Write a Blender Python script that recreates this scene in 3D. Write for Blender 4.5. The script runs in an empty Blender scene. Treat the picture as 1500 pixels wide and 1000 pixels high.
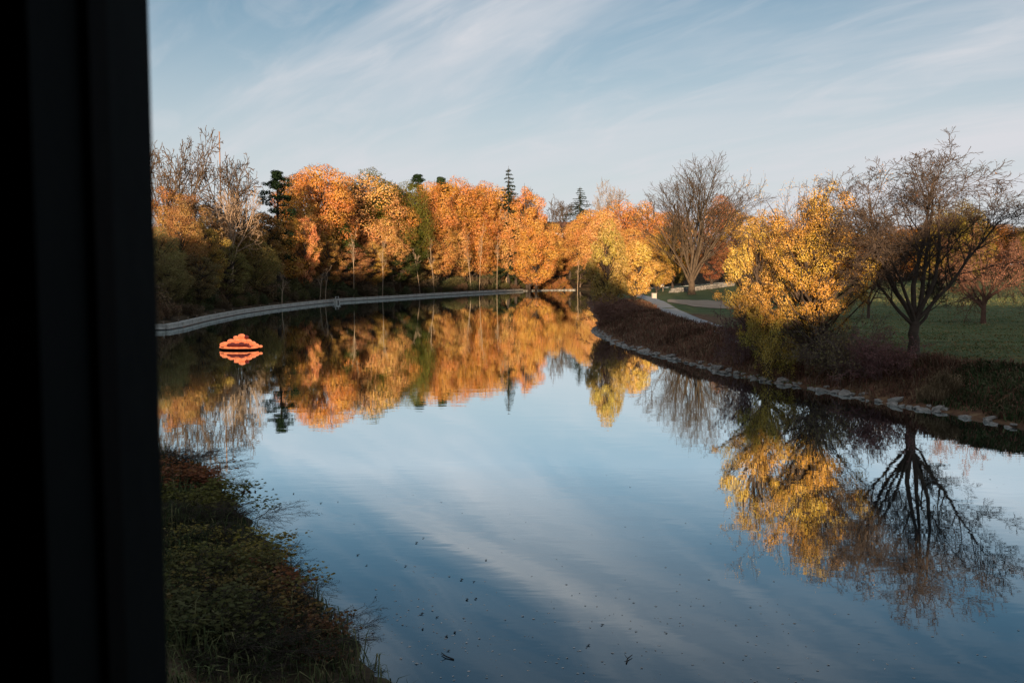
import bpy, math, random
import numpy as np
from mathutils import Vector, Matrix
R = math.radians
sc = bpy.context.scene
C = sc.collection

# ------------------------------------------------------------------ camera
F, HOR, CAMH = 1400.0, 392.0, 6.5
PITCH = math.atan((500 - HOR) / F)
cam = bpy.data.cameras.new('camera'); camo = bpy.data.objects.new('camera', cam); C.objects.link(camo)
camo.location = (0, 0, CAMH); camo.rotation_euler = (R(90) - PITCH, 0, 0)
cam.sensor_width = 36; cam.lens = F / 1500 * 36; cam.clip_start = 0.05; cam.clip_end = 5000
cam.dof.use_dof = True; cam.dof.focus_distance = 90; cam.dof.aperture_fstop = 6.3
sc.camera = camo

# ------------------------------------------------------------------ sky and sun
SUN_EL, SUN_AZ = 4.3, 187.0          # azimuth clockwise from +Y
w = bpy.data.worlds.new('World'); sc.world = w; w.use_nodes = True
nt = w.node_tree; nt.nodes.clear()
def N(nt, t, **kw):
    n = nt.nodes.new(t)
    for k, v in kw.items():
        if k.startswith('i_'): n.inputs[k[2:].replace('_', ' ')].default_value = v
        else: setattr(n, k, v)
    return n
def mathn(nt, op, a, b=None, clamp=False):
    n = nt.nodes.new('ShaderNodeMath'); n.operation = op; n.use_clamp = clamp
    for i, v in enumerate((a, b)):
        if v is None: continue
        if isinstance(v, (int, float)): n.inputs[i].default_value = v
        else: nt.links.new(v, n.inputs[i])
    return n.outputs[0]
def mixc(nt, fac, a, b, blend='MIX'):
    n = nt.nodes.new('ShaderNodeMix'); n.data_type = 'RGBA'; n.blend_type = blend
    for s, v in ((n.inputs[0], fac), (n.inputs[6], a), (n.inputs[7], b)):
        if isinstance(v, (int, float)): s.default_value = v
        elif isinstance(v, tuple): s.default_value = v if len(v) == 4 else (*v, 1)
        else: nt.links.new(v, s)
    return n.outputs[2]
def ramp(nt, fac, stops):
    n = nt.nodes.new('ShaderNodeValToRGB'); e = n.color_ramp.elements
    while len(e) < len(stops): e.new(0.5)
    for el, (p, c) in zip(e, stops):
        el.position = p; el.color = (c, c, c, 1) if isinstance(c, (int, float)) else (*c[:3], 1)
    nt.links.new(fac, n.inputs[0]); return n.outputs[0]
def maprange(nt, v, a, b, c, d, smooth=False):
    n = nt.nodes.new('ShaderNodeMapRange'); n.clamp = True
    if smooth: n.interpolation_type = 'SMOOTHSTEP'
    nt.links.new(v, n.inputs[0])
    for i, x in enumerate((a, b, c, d)): n.inputs[i + 1].default_value = x
    return n.outputs[0]

sky = N(nt, 'ShaderNodeTexSky', sky_type='NISHITA', sun_disc=False)
sky.sun_elevation = R(SUN_EL); sky.sun_rotation = R(SUN_AZ)
sky.altitude = 200; sky.air_density = 0.8; sky.dust_density = 0.1; sky.ozone_density = 1.6
tc = N(nt, 'ShaderNodeTexCoord')
sep = N(nt, 'ShaderNodeSeparateXYZ'); nt.links.new(tc.outputs['Generated'], sep.inputs[0])
zz = mathn(nt, 'ADD', mathn(nt, 'MAXIMUM', sep.outputs[2], 0.0), 0.12)
cmb = N(nt, 'ShaderNodeCombineXYZ')
nt.links.new(mathn(nt, 'DIVIDE', sep.outputs[0], zz), cmb.inputs[0])
nt.links.new(mathn(nt, 'DIVIDE', sep.outputs[1], zz), cmb.inputs[1])
def cloud(rot, scale, nscale, lo, hi, detail=7, off=(0, 0, 0), dist=0.6):
    m = N(nt, 'ShaderNodeMapping', vector_type='TEXTURE'); m.inputs['Rotation'].default_value = (0, 0, R(rot))
    m.inputs['Scale'].default_value = tuple(1 / q for q in scale); m.inputs['Location'].default_value = off
    nt.links.new(cmb.outputs[0], m.inputs[0])
    n = N(nt, 'ShaderNodeTexNoise'); n.inputs['Scale'].default_value = nscale
    n.inputs['Detail'].default_value = detail; n.inputs['Roughness'].default_value = 0.55
    n.inputs['Distortion'].default_value = dist
    nt.links.new(m.outputs[0], n.inputs['Vector'])
    return maprange(nt, n.outputs[0], lo, hi, 0, 1, True)
c1 = cloud(-55, (0.30, 1.35, 1), 0.95, 0.44, 0.74, off=(1.3, 0.4, 0), dist=1.1)
c2 = cloud(-48, (0.22, 0.7, 1), 0.8, 0.38, 0.66, off=(4.1, 2.2, 0), dist=.9)
c3 = cloud(-62, (0.9, 2.6, 1), 1.5, 0.44, 0.74, off=(2.1, 7.2, 0), dist=.9)
# thin high veil, thicker along the line of sight near the horizon
veil = maprange(nt, sep.outputs[2], 0.0, 0.33, 0.95, 0.04, True)
streak = mathn(nt, 'ADD', mathn(nt, 'ADD', mathn(nt, 'MULTIPLY', c1, 0.50), mathn(nt, 'MULTIPLY', c2, 0.62)), mathn(nt, 'MULTIPLY', c3, 0.30))
inv = mathn(nt, 'MULTIPLY', mathn(nt, 'SUBTRACT', 1.0, veil), mathn(nt, 'SUBTRACT', 1.0, mathn(nt, 'MULTIPLY', streak, 1.0, True)))
cl = mathn(nt, 'SUBTRACT', 1.0, inv, True)
SKY_CLOUD = (3.5, 3.55, 3.75)
clear = mixc(nt, 1.0, sky.outputs[0], (.56, .70, .71), 'MULTIPLY')
skyc = mixc(nt, cl, clear, SKY_CLOUD)
bg = N(nt, 'ShaderNodeBackground'); bg.inputs['Strength'].default_value = 0.094
nt.links.new(skyc, bg.inputs[0])
wo = N(nt, 'ShaderNodeOutputWorld'); nt.links.new(bg.outputs[0], wo.inputs[0])

sd = Vector((math.sin(R(SUN_AZ)) * math.cos(R(SUN_EL)), math.cos(R(SUN_AZ)) * math.cos(R(SUN_EL)), math.sin(R(SUN_EL))))
sun = bpy.data.lights.new('sun', 'SUN'); suno = bpy.data.objects.new('sun', sun); C.objects.link(suno)
sun.energy = 5.0; sun.angle = R(0.53); sun.color = (1.0, 0.72, 0.46)
suno.rotation_euler = sd.to_track_quat('Z', 'Y').to_euler(); suno.location = (-20, -80, 60)
vs = sc.view_settings
vs.view_transform = 'Standard'; vs.look = 'None'; vs.gamma = 1; vs.use_curve_mapping = False; vs.exposure = 1.08
sc.cycles.max_bounces = 6; sc.cycles.diffuse_bounces = 2; sc.cycles.glossy_bounces = 3
sc.cycles.transmission_bounces = 3; sc.cycles.transparent_max_bounces = 6
sc.cycles.use_denoising = True

# ------------------------------------------------------------------ pixel helpers
CT, ST = math.cos(PITCH), math.sin(PITCH)
def ray(px, py):
    u, v = (px - 750) / F, (500 - py) / F
    return np.array((u, CT + v * ST, -ST + v * CT))
def W(px, py, z=0.0):
    d = ray(px, py); t = (z - CAMH) / d[2]
    return d[0] * t, d[1] * t
def at(px, py, y):
    d = ray(px, py); t = y / d[1]
    return d[0] * t, y, CAMH + d[2] * t

# ------------------------------------------------------------------ mesh helpers
def raw_mesh(name, V, faces_flat, counts, smooth=False):
    me = bpy.data.meshes.new(name)
    V = np.asarray(V, np.float32); faces_flat = np.asarray(faces_flat, np.int32); counts = np.asarray(counts, np.int32)
    me.vertices.add(len(V)); me.vertices.foreach_set('co', V.ravel())
    me.loops.add(len(faces_flat)); me.loops.foreach_set('vertex_index', faces_flat)
    me.polygons.add(len(counts))
    st = np.zeros(len(counts), np.int32); st[1:] = np.cumsum(counts)[:-1]
    me.polygons.foreach_set('loop_start', st)
    me.polygons.foreach_set('use_smooth', np.full(len(counts), smooth))
    me.update(calc_edges=True); me.validate()
    return me
def norm(a): return a / np.maximum(np.linalg.norm(a, axis=-1, keepdims=True), 1e-9)
def leaf_mesh(name, P, Nn, S, rng, asp=0.62, mat=None):
    P = np.asarray(P); n = len(P); Nn = norm(np.asarray(Nn))
    S = np.broadcast_to(np.asarray(S, float), (n,))[:, None]
    t = norm(np.cross(Nn, rng.normal(size=(n, 3)))); b = np.cross(Nn, t)
    fold = Nn * S * rng.uniform(-.18, .18, (n, 1))
    V = np.stack([P - t * S * .5, P + b * S * asp * .5 + fold, P + t * S * .5, P - b * S * asp * .5 + fold], 1).reshape(-1, 3)
    me = raw_mesh(name, V, np.arange(4 * n), np.full(n, 4))
    if mat: me.materials.append(mat)
    return me
class Tubes:
    """collects tapered tubes; all tubes of equal length and side count are swept in one go"""
    def __init__(s): s.b = {}; s.n = 0; s.V = []
    def add(s, pts, rad, sides=5):
        m = len(pts); rad = [rad] * m if isinstance(rad, (int, float)) else rad
        e = s.b.setdefault((m, sides), ([], [])); e[0].append(pts); e[1].append(rad); s.n += m * sides; s.V.append(pts[-1])
    def mesh(s, name, mat=None, smooth=True):
        VV, FF, n = [], [], 0
        for (m, sides), (ps, rs) in s.b.items():
            P = np.array(ps, float); Rd = np.array(rs, float); k = len(P)
            tan = norm(np.gradient(P, axis=1)); ref = np.where(np.abs(tan[:, :1, 2:3]) < .9, np.array((0, 0, 1.)), np.array((1., 0, 0)))
            u = norm(np.cross(tan, np.broadcast_to(ref, tan.shape))); v = np.cross(tan, u); a = np.arange(sides) / sides * 2 * math.pi
            ring = P[:, :, None, :] + Rd[:, :, None, None] * (np.cos(a)[:, None] * u[:, :, None, :] + np.sin(a)[:, None] * v[:, :, None, :])
            VV.append(ring.reshape(-1, 3)); i = np.arange(m - 1)[:, None] * sides; j = np.arange(sides)[None]; q = (j + 1) % sides
            f = np.stack([i + j, i + q, i + sides + q, i + sides + j], -1).reshape(-1, 4)
            FF.append((f[None] + (np.arange(k) * m * sides)[:, None, None]).reshape(-1, 4) + n); n += k * m * sides
        F_ = np.concatenate(FF); me = raw_mesh(name, np.concatenate(VV), F_.ravel(), np.full(len(F_), 4), smooth)
        if mat: me.materials.append(mat)
        return me
def box_mesh(name, boxes, mat=None, bevel=0):
    V = []; Fc = []
    for (x0, y0, z0, x1, y1, z1) in boxes:
        b = len(V)
        V += [(x0, y0, z0), (x1, y0, z0), (x1, y1, z0), (x0, y1, z0), (x0, y0, z1), (x1, y0, z1), (x1, y1, z1), (x0, y1, z1)]
        Fc += [tuple(b + q for q in f) for f in ((3, 2, 1, 0), (4, 5, 6, 7), (0, 1, 5, 4), (1, 2, 6, 5), (2, 3, 7, 6), (3, 0, 4, 7))]
    me = bpy.data.meshes.new(name); me.from_pydata(V, [], Fc); me.update()
    if mat: me.materials.append(mat)
    return me
def ob(name, me, parent=None, loc=(0, 0, 0), rot=(0, 0, 0), scale=(1, 1, 1)):
    o = bpy.data.objects.new(name, me); C.objects.link(o); o.parent = parent
    o.location = loc; o.rotation_euler = rot; o.scale = scale
    return o
def tag(o, label=None, cat=None, group=None, kind=None):
    if label: o['label'] = label
    if cat: o['category'] = cat
    if group: o['group'] = group
    if kind: o['kind'] = kind
    return o
def thing(name, label, cat, loc=(0, 0, 0), rz=0, group=None, scale=(1, 1, 1)):
    return tag(ob(name, None, None, loc, (0, 0, rz), scale), label, cat, group)

# ------------------------------------------------------------------ materials
def newmat(name):
    m = bpy.data.materials.new(name); m.use_nodes = True; m.node_tree.nodes.clear(); return m, m.node_tree
def finish(nt, sh, disp=None):
    o = nt.nodes.new('ShaderNodeOutputMaterial'); nt.links.new(sh, o.inputs[0])
def noise(nt, vec, scale, detail=4, rough=0.55, dist=0.0):
    n = nt.nodes.new('ShaderNodeTexNoise'); n.inputs['Scale'].default_value = scale
    n.inputs['Detail'].default_value = detail; n.inputs['Roughness'].default_value = rough
    n.inputs['Distortion'].default_value = dist
    if vec is not None: nt.links.new(vec, n.inputs['Vector'])
    return n.outputs[0]
def surf(name, cols, scale=3.0, rough=0.85, bump=0.3, bscale=None, coord='Object', stretch=(1, 1, 1), bdist=0.02, spec=0.3):
    m, nt = newmat(name)
    tc = nt.nodes.new('ShaderNodeTexCoord'); mp = nt.nodes.new('ShaderNodeMapping'); mp.inputs['Scale'].default_value = stretch
    nt.links.new(tc.outputs[coord], mp.inputs[0]); v = mp.outputs[0]
    f = noise(nt, v, scale, 6, 0.65, 0.4)
    k = len(cols); c = ramp(nt, f, [(0.28 + 0.44 * i / max(1, k - 1), cc) for i, cc in enumerate(cols)])
    p = nt.nodes.new('ShaderNodeBsdfPrincipled'); nt.links.new(c, p.inputs['Base Color'])
    p.inputs['Roughness'].default_value = rough; p.inputs['Specular IOR Level'].default_value = spec
    if bump:
        b = nt.nodes.new('ShaderNodeBump'); b.inputs['Strength'].default_value = bump; b.inputs['Distance'].default_value = bdist
        nt.links.new(noise(nt, v, bscale or scale * 4, 5, .6), b.inputs['Height']); nt.links.new(b.outputs[0], p.inputs['Normal'])
    finish(nt, p.outputs[0]); return m
def leafmat(name, hue=0.026, nsc=0.35, trans=0.22, vlo=0.72, vhi=1.16, two=(0.9, 0.85, 0.5)):
    """colour = the object's own colour, varied leaf by leaf and drifting to a second hue in patches"""
    m, nt = newmat(name)
    oi = nt.nodes.new('ShaderNodeObjectInfo'); ge = nt.nodes.new('ShaderNodeNewGeometry'); tc = nt.nodes.new('ShaderNodeTexCoord')
    rnd = ge.outputs['Random Per Island']
    h = nt.nodes.new('ShaderNodeHueSaturation'); nt.links.new(oi.outputs['Color'], h.inputs['Color'])
    patch = maprange(nt, noise(nt, tc.outputs['Object'], nsc, 3), 0.42, 0.62, 0, 1, True)
    wob = mathn(nt, 'MULTIPLY', mathn(nt, 'SUBTRACT', rnd, 0.5), 0.022)
    hs = mathn(nt, 'ADD', mathn(nt, 'ADD', mathn(nt, 'MULTIPLY', patch, hue), 0.5), wob)
    nt.links.new(hs, h.inputs['Hue'])
    r2 = mathn(nt, 'FRACT', mathn(nt, 'MULTIPLY', rnd, 17.31))
    nt.links.new(maprange(nt, r2, 0, 1, vlo, vhi), h.inputs['Value'])
    nt.links.new(maprange(nt, r2, 0, 1, 1.08, 0.86), h.inputs['Saturation'])
    d = nt.nodes.new('ShaderNodeBsdfDiffuse'); t = nt.nodes.new('ShaderNodeBsdfTranslucent'); mx = nt.nodes.new('ShaderNodeMixShader')
    nt.links.new(h.outputs[0], d.inputs[0]); nt.links.new(h.outputs[0], t.inputs[0]); mx.inputs[0].default_value = trans
    nt.links.new(d.outputs[0], mx.inputs[1]); nt.links.new(t.outputs[0], mx.inputs[2]); finish(nt, mx.outputs[0]); return m
def objcol(name, vlo=0.6, vhi=1.2, rough=0.9):
    m, nt = newmat(name)
    oi = nt.nodes.new('ShaderNodeObjectInfo'); ge = nt.nodes.new('ShaderNodeNewGeometry'); tc = nt.nodes.new('ShaderNodeTexCoord')
    h = nt.nodes.new('ShaderNodeHueSaturation'); nt.links.new(oi.outputs['Color'], h.inputs['Color'])
    f = noise(nt, tc.outputs['Object'], 2.2, 5, .6)
    nt.links.new(maprange(nt, f, .3, .7, vlo, vhi), h.inputs['Value'])
    p = nt.nodes.new('ShaderNodeBsdfPrincipled'); p.inputs['Roughness'].default_value = rough; p.inputs['Specular IOR Level'].default_value = 0.15
    nt.links.new(h.outputs[0], p.inputs['Base Color'])
    b = nt.nodes.new('ShaderNodeBump'); b.inputs['Strength'].default_value = .5; b.inputs['Distance'].default_value = .02
    nt.links.new(noise(nt, tc.outputs['Object'], 14, 4), b.inputs['Height']); nt.links.new(b.outputs[0], p.inputs['Normal'])
    finish(nt, p.outputs[0]); return m
M = {}
M['leaf'] = leafmat('leaf')
M['bark'] = objcol('bark')
M['needle'] = leafmat('needle', hue=0.02, vlo=.6, vhi=1.15, trans=.1)
M['concrete'] = surf('concrete', [(.17, .165, .14), (.36, .355, .32), (.50, .49, .44)], 2.6, .85, .4, 9, stretch=(2.2, 1, .5))
M['stone'] = surf('stone', [(.13, .12, .105), (.28, .26, .23), (.42, .39, .35)], 1.7, .9, .6, 9)
M['darkmetal'] = surf('dark_metal', [(.03, .03, .03), (.06, .055, .05)], 4, .5, .2)
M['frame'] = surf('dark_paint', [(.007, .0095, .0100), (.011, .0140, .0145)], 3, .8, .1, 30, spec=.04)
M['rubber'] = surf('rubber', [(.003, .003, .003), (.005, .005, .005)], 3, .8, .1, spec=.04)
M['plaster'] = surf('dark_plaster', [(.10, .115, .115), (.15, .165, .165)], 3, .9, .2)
M['brick'] = surf('brickwork', [(.18, .08, .05), (.26, .12, .08)], 4, .9, .3)
M['roof'] = surf('roof_shingle', [(.10, .05, .035), (.16, .08, .05)], 3, .9, .4, 12)
M['siding'] = surf('siding', [(.34, .30, .26), (.42, .38, .33)], 2, .8, .15)
M['glassy'] = surf('window_glass', [(.03, .04, .05), (.05, .06, .07)], 2, .08, 0, spec=.6)
M['wood'] = surf('weathered_wood', [(.12, .09, .07), (.22, .17, .13)], 3, .9, .4, 12, stretch=(1, 1, .2))
M['white'] = surf('white_paint', [(.68, .68, .66), (.78, .78, .76)], 2, .5, .05)
M['path'] = surf('path_asphalt', [(.26, .27, .27), (.33, .34, .34)], .8, .9, .25, 30)
M['shadedstone'] = surf('shaded_wall_stone', [(.09, .085, .08), (.17, .16, .145), (.24, .225, .20)], 1.7, .9, .6, 9)  # darker copy of the stone colours: shade on the wall put into the colour
M['sand'] = surf('sand', [(.27, .20, .14), (.37, .28, .20), (.44, .34, .25)], .35, .95, .3, 8, bdist=.04)

# ------------------------------------------------------------------ shorelines (metres, camera at the origin, +Y ahead)
wall_px = [(245, 484), (300, 470), (350, 460), (400, 452.5), (460, 445.5), (500, 441.5), (560, 438), (620, 434), (680, 430.5), (740, 427.3), (765, 426.3)]
WALL = [(-40.5, 99.0)] + [W(*p) for p in wall_px]
LEFT = [(900, -40), (200, -32), (80, -24), (40, -16), (14, -5), (6, 3), (1, 10), (-1.6, 14), (-4.4, 19), (-7, 24.5), (-9.6, 30), (-13, 33.5), (-20, 40), (-31, 60), (-39, 84)] + WALL + \
       [W(800, 425.3), W(840, 425), (44, 300), (90, 322), (200, 336), (900, 336)]
RIGHT = [W(px, py) for px, py in [(1600, 651), (1500, 630), (1420, 611), (1340, 598), (1270, 585), (1200, 571), (1130, 560), (1060, 545), (1000, 529), (950, 518), (905, 504), (878, 491), (869, 482)]]
RIGHT = [(900, 12), (200, 14), (80, 17), (42, 22), (29, 28)] + RIGHT + [(10.5, 118), (11.5, 140), (14, 180), (21, 227), (42, 264), (90, 290), (200, 302), (900, 302)]
POLY = np.array(LEFT + RIGHT[::-1])
def seg_dist(X, Y, line):
    best = np.full(X.shape, 1e9)
    for (ax, ay), (bx, by) in zip(line[:-1], line[1:]):
        dx, dy = bx - ax, by - ay
        t = np.clip(((X - ax) * dx + (Y - ay) * dy) / (dx * dx + dy * dy), 0, 1)
        best = np.minimum(best, (X - ax - t * dx) ** 2 + (Y - ay - t * dy) ** 2)
    return np.sqrt(best)
def inside(X, Y, P):
    r = np.zeros(X.shape, bool); n = len(P)
    for i in range(n):
        ax, ay = P[i]; bx, by = P[(i + 1) % n]
        if ay == by: continue
        r ^= ((ay > Y) != (by > Y)) & (X < (bx - ax) * (Y - ay) / (by - ay) + ax)
    return r
def ss(a, b, x):
    t = np.clip((x - a) / (b - a), 0, 1); return t * t * (3 - 2 * t)
def wob(X, Y, s):
    return np.sin(X * s + 1.3 * np.sin(Y * s * .7)) * np.cos(Y * s * .9 + 1.7 * np.sin(X * s * .6 + 1))
SHADEHILL_X = [-400, -110, -70, -34, -27, -21, -15, -9, -3, 3, 7, 13, 18, 40, 60, 90, 140, 400]  # unseen hill behind the camera; crest shaped to throw shade across the view
SHADEHILL_Z = [24, 25, 25.5, 26, 25.5, 22, 22, 16, 12.5, 12.8, 17.5, 18.5, 16, 16, 15, 13, 12, 12]
def terrain(X, Y):
    X = np.asarray(X, float); Y = np.asarray(Y, float)
    dl = seg_dist(X, Y, LEFT); dr = seg_dist(X, Y, RIGHT)
    s = np.where(inside(X, Y, POLY), -1, 1) * np.minimum(dl, dr)
    left = dl < dr
    sp = np.maximum(s, 0)
    # near bank below the window, then the wooded slope above the seawall
    near = .25 + 2.5 * ss(0, 8, sp) + 12 * ss(14, 70, sp) * ss(0, -25, X)
    wood = -.35 + .95 * ss(.7, 2.6, sp) + 12.5 * ss(2.5, 44, sp) * (1 - .45 * ss(40, 160, X)) + 4 * ss(30, 90, sp) * ss(20, -30, X)
    k = ss(50, 88, Y)
    zl = near * (1 - k) + wood * k
    shade_hill = np.interp(X, SHADEHILL_X, SHADEHILL_Z) + .5 * wob(X, Y, .35)
    zl = zl + np.maximum(shade_hill - zl, 0) * ss(-16, -72, Y)
    zp = .12 + 1.55 * ss(.2, 4.2, sp) + .25 * ss(8, 40, sp) + .10 * wob(X, Y, .06) * ss(6, 20, sp) + 2.2 * ss(150, 240, Y) * ss(10, 40, sp)
    z = np.where(left, zl, zp) + .05 * wob(X, Y, .9) * ss(1, 6, sp)
    return np.where(s < 0, np.maximum(-1.6, s * .55 - .02), z), s, left
def zg(x, y): return float(terrain(np.array([x]), np.array([y]))[0][0])

def geo(a, b, n): return list(a + (b - a) * (np.linspace(0, 1, n) ** 2.2))
xs = sorted(set([round(v, 3) for v in [-v for v in geo(66, 900, 16)] + list(np.arange(-63, 64, 1.0)) + geo(66, 900, 22)]))
ys = sorted(set([round(v, 3) for v in [-v for v in geo(93, 400, 10)] + list(np.arange(-90, 0, 2.5)) + list(np.arange(0, 130, 1.0)) + list(np.arange(130, 345, 1.6)) + geo(346, 1500, 14)]))
X, Y = np.meshgrid(xs, ys)
Z, S_, Lf = terrain(X, Y)
nx, ny = len(xs), len(ys)
V = np.stack([X, Y, Z], -1).reshape(-1, 3)
ii = (np.arange(ny - 1)[:, None] * nx + np.arange(nx - 1)[None, :]).ravel()
Fq = np.stack([ii, ii + 1, ii + 1 + nx, ii + nx], -1)
gm = raw_mesh('ground', V, Fq.ravel(), np.full(len(Fq), 4), True)
# a per-vertex number says what grows there: 0 lawn, 1 brushy bank, 2 wood floor
cov = np.where(Lf, 2.0, np.where(S_ < 6.0, 1.0, 0.0))
cov = np.where(~Lf, 1 - ss(3.6, 6.0, S_), 2.0)
tipk = np.exp(-(((X - 13) / 9) ** 2 + ((Y - 92) / 14) ** 2)); cov = np.where(~Lf, np.maximum(cov, np.clip(tipk * 1.1, 0, .8)), cov)
cov = np.where(~Lf & (Y > 150) & (X > 45) , np.maximum(cov, 0), cov)
at_ = gm.attributes.new('cover', 'FLOAT', 'POINT'); at_.data.foreach_set('value', cov.ravel().astype(np.float32))
def ground_mat():
    m, nt = newmat('earth_and_turf')
    a = nt.nodes.new('ShaderNodeAttribute'); a.attribute_name = 'cover'
    tc = nt.nodes.new('ShaderNodeTexCoord'); v = tc.outputs['Object']
    mp = nt.nodes.new('ShaderNodeMapping'); mp.inputs['Scale'].default_value = (.12, .6, 1); mp.inputs['Rotation'].default_value = (0, 0, R(12)); nt.links.new(v, mp.inputs[0])
    g1 = noise(nt, mp.outputs[0], 1.0, 6, .65, .5); g2 = noise(nt, v, 6, 5, .7)
    gf = mathn(nt, 'ADD', mathn(nt, 'MULTIPLY', g1, .65), mathn(nt, 'MULTIPLY', g2, .35))
    lawn = ramp(nt, gf, [(.32, (.045, .068, .028)), (.47, (.085, .115, .045)), (.58, (.13, .15, .065)), (.70, (.24, .22, .12))])
    b1 = noise(nt, v, 1.3, 7, .7, .6)
    brush = ramp(nt, b1, [(.3, (.05, .03, .02)), (.48, (.14, .075, .045)), (.6, (.20, .12, .065)), (.74, (.30, .22, .13))])
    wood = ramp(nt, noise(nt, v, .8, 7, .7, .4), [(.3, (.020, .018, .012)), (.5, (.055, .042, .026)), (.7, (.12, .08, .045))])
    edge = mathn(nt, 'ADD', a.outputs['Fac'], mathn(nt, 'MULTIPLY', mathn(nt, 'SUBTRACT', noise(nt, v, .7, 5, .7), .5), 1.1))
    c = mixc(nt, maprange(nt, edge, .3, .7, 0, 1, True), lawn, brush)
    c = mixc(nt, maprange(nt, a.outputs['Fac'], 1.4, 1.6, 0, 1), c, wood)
    p = nt.nodes.new('ShaderNodeBsdfPrincipled'); nt.links.new(c, p.inputs['Base Color']); p.inputs['Roughness'].default_value = .95
    p.inputs['Specular IOR Level'].default_value = .1
    b = nt.nodes.new('ShaderNodeBump'); b.inputs['Strength'].default_value = .6; b.inputs['Distance'].default_value = .08
    nt.links.new(noise(nt, v, 5, 6, .7), b.inputs['Height']); nt.links.new(b.outputs[0], p.inputs['Normal'])
    finish(nt, p.outputs[0]); return m
gm.materials.append(ground_mat())
ground = tag(ob('ground', gm), 'park lawn, brushy river banks and wooded slopes', kind='structure')

def water_mat():
    m, nt = newmat('river_water')
    tc = nt.nodes.new('ShaderNodeTexCoord'); v = tc.outputs['Object']
    mp = nt.nodes.new('ShaderNodeMapping'); mp.inputs['Scale'].default_value = (.55, 1.3, 1); mp.inputs['Rotation'].default_value = (0, 0, R(8)); nt.links.new(v, mp.inputs[0])
    n1 = noise(nt, mp.outputs[0], .9, 3, .5, .3); n2 = noise(nt, mp.outputs[0], 3.5, 2, .5)
    calm = maprange(nt, noise(nt, v, .035, 3, .5), .35, .65, .35, 1.0)
    h = mathn(nt, 'MULTIPLY', mathn(nt, 'ADD', n1, mathn(nt, 'MULTIPLY', n2, .12)), calm)
    b = nt.nodes.new('ShaderNodeBump'); b.inputs['Strength'].default_value = 1; b.inputs['Distance'].default_value = .0032
    nt.links.new(h, b.inputs['Height'])
    d = nt.nodes.new('ShaderNodeBsdfDiffuse'); d.inputs[0].default_value = (.006, .017, .026, 1)
    g = nt.nodes.new('ShaderNodeBsdfGlossy'); g.inputs['Roughness'].default_value = .015; g.inputs[0].default_value = (.88, .97, 1.0, 1)
    nt.links.new(b.outputs[0], g.inputs['Normal'])
    fr = nt.nodes.new('ShaderNodeFresnel'); fr.inputs[0].default_value = 1.40; nt.links.new(b.outputs[0], fr.inputs['Normal'])
    mx = nt.nodes.new('ShaderNodeMixShader'); nt.links.new(mathn(nt, 'MINIMUM', mathn(nt, 'POWER', mathn(nt, 'MULTIPLY', fr.outputs[0], 3.1), 1.35), .96), mx.inputs[0]); nt.links.new(d.outputs[0], mx.inputs[1]); nt.links.new(g.outputs[0], mx.inputs[2])
    finish(nt, mx.outputs[0]); return m
wm = raw_mesh('water', [(-60, -45, 0), (900, -45, 0), (900, 345, 0), (-60, 345, 0)], [0, 1, 2, 3], [4]); wm.materials.append(water_mat())
tag(ob('river_water', wm), 'calm dark river mirroring sky and trees', kind='structure')

def strip(name, pts, width, mat, lift, label, samples=6, zfix=None):
    pts = np.array(pts, float); t = np.linspace(0, len(pts) - 1, (len(pts) - 1) * samples + 1)
    # Catmull-Rom through the points
    q = []
    for u in t:
        i = min(int(u), len(pts) - 2); f = u - i
        p0, p1, p2, p3 = pts[max(i - 1, 0)], pts[i], pts[i + 1], pts[min(i + 2, len(pts) - 1)]
        q.append(.5 * (2 * p1 + (p2 - p0) * f + (2 * p0 - 5 * p1 + 4 * p2 - p3) * f * f + (3 * p1 - p0 - 3 * p2 + p3) * f ** 3))
    q = np.array(q); tan = norm(np.gradient(q, axis=0)); nn = np.stack([-tan[:, 1], tan[:, 0]], -1)
    offs = np.linspace(-.5, .5, 6); Vv = []
    for k, o in enumerate(offs):
        e = q + nn * width * o; z = terrain(e[:, 0], e[:, 1])[0]
        Vv.append(np.column_stack([e, z]))
    Vv = np.stack(Vv, 1); zc = Vv[:, :, 2].max(1); zc = np.convolve(np.pad(zc, 4, mode='edge'), np.ones(9) / 9, 'valid')
    Vv[:, :, 2] = np.maximum(Vv[:, :, 2], Vv[:, :, 2]) + lift
    n = len(q); m = len(offs)
    f = [(i * m + j, (i + 1) * m + j, (i + 1) * m + j + 1, i * m + j + 1) for i in range(n - 1) for j in range(m - 1)]
    # skirts so that the slab has a real edge
    me = bpy.data.meshes.new(name); VV = [tuple(x) for x in Vv.reshape(-1, 3)]
    b = len(VV); VV += [(*Vv[i, j, :2], Vv[i, j, 2] - .25) for i in range(n) for j in (0, m - 1)]
    for i in range(n - 1):
        f.append((i * m, b + 2 * i, b + 2 * i + 2, (i + 1) * m)); f.append((i * m + m - 1, (i + 1) * m + m - 1, b + 2 * i + 3, b + 2 * i + 1))
    me.from_pydata(VV, [], f); me.update(); me.materials.append(mat)
    return tag(ob(name, me), label, kind='structure')
PZ = 1.85
path_pts = [W(930, 428, PZ + .2), W(957, 438, PZ), W(985, 454, PZ), W(1022, 470, PZ), W(1070, 484, PZ), W(1140, 500, PZ), W(1215, 508, PZ), W(1275, 511, PZ)]
strip('path', path_pts, 2.2, M['path'], .05, 'pale grey footpath winding along the park bank')
strip('road', [(20, 216), (45, 226), (90, 232), (150, 236), (260, 240)], 5, M['path'], .10, 'pale road crossing behind the lawn')
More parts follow.
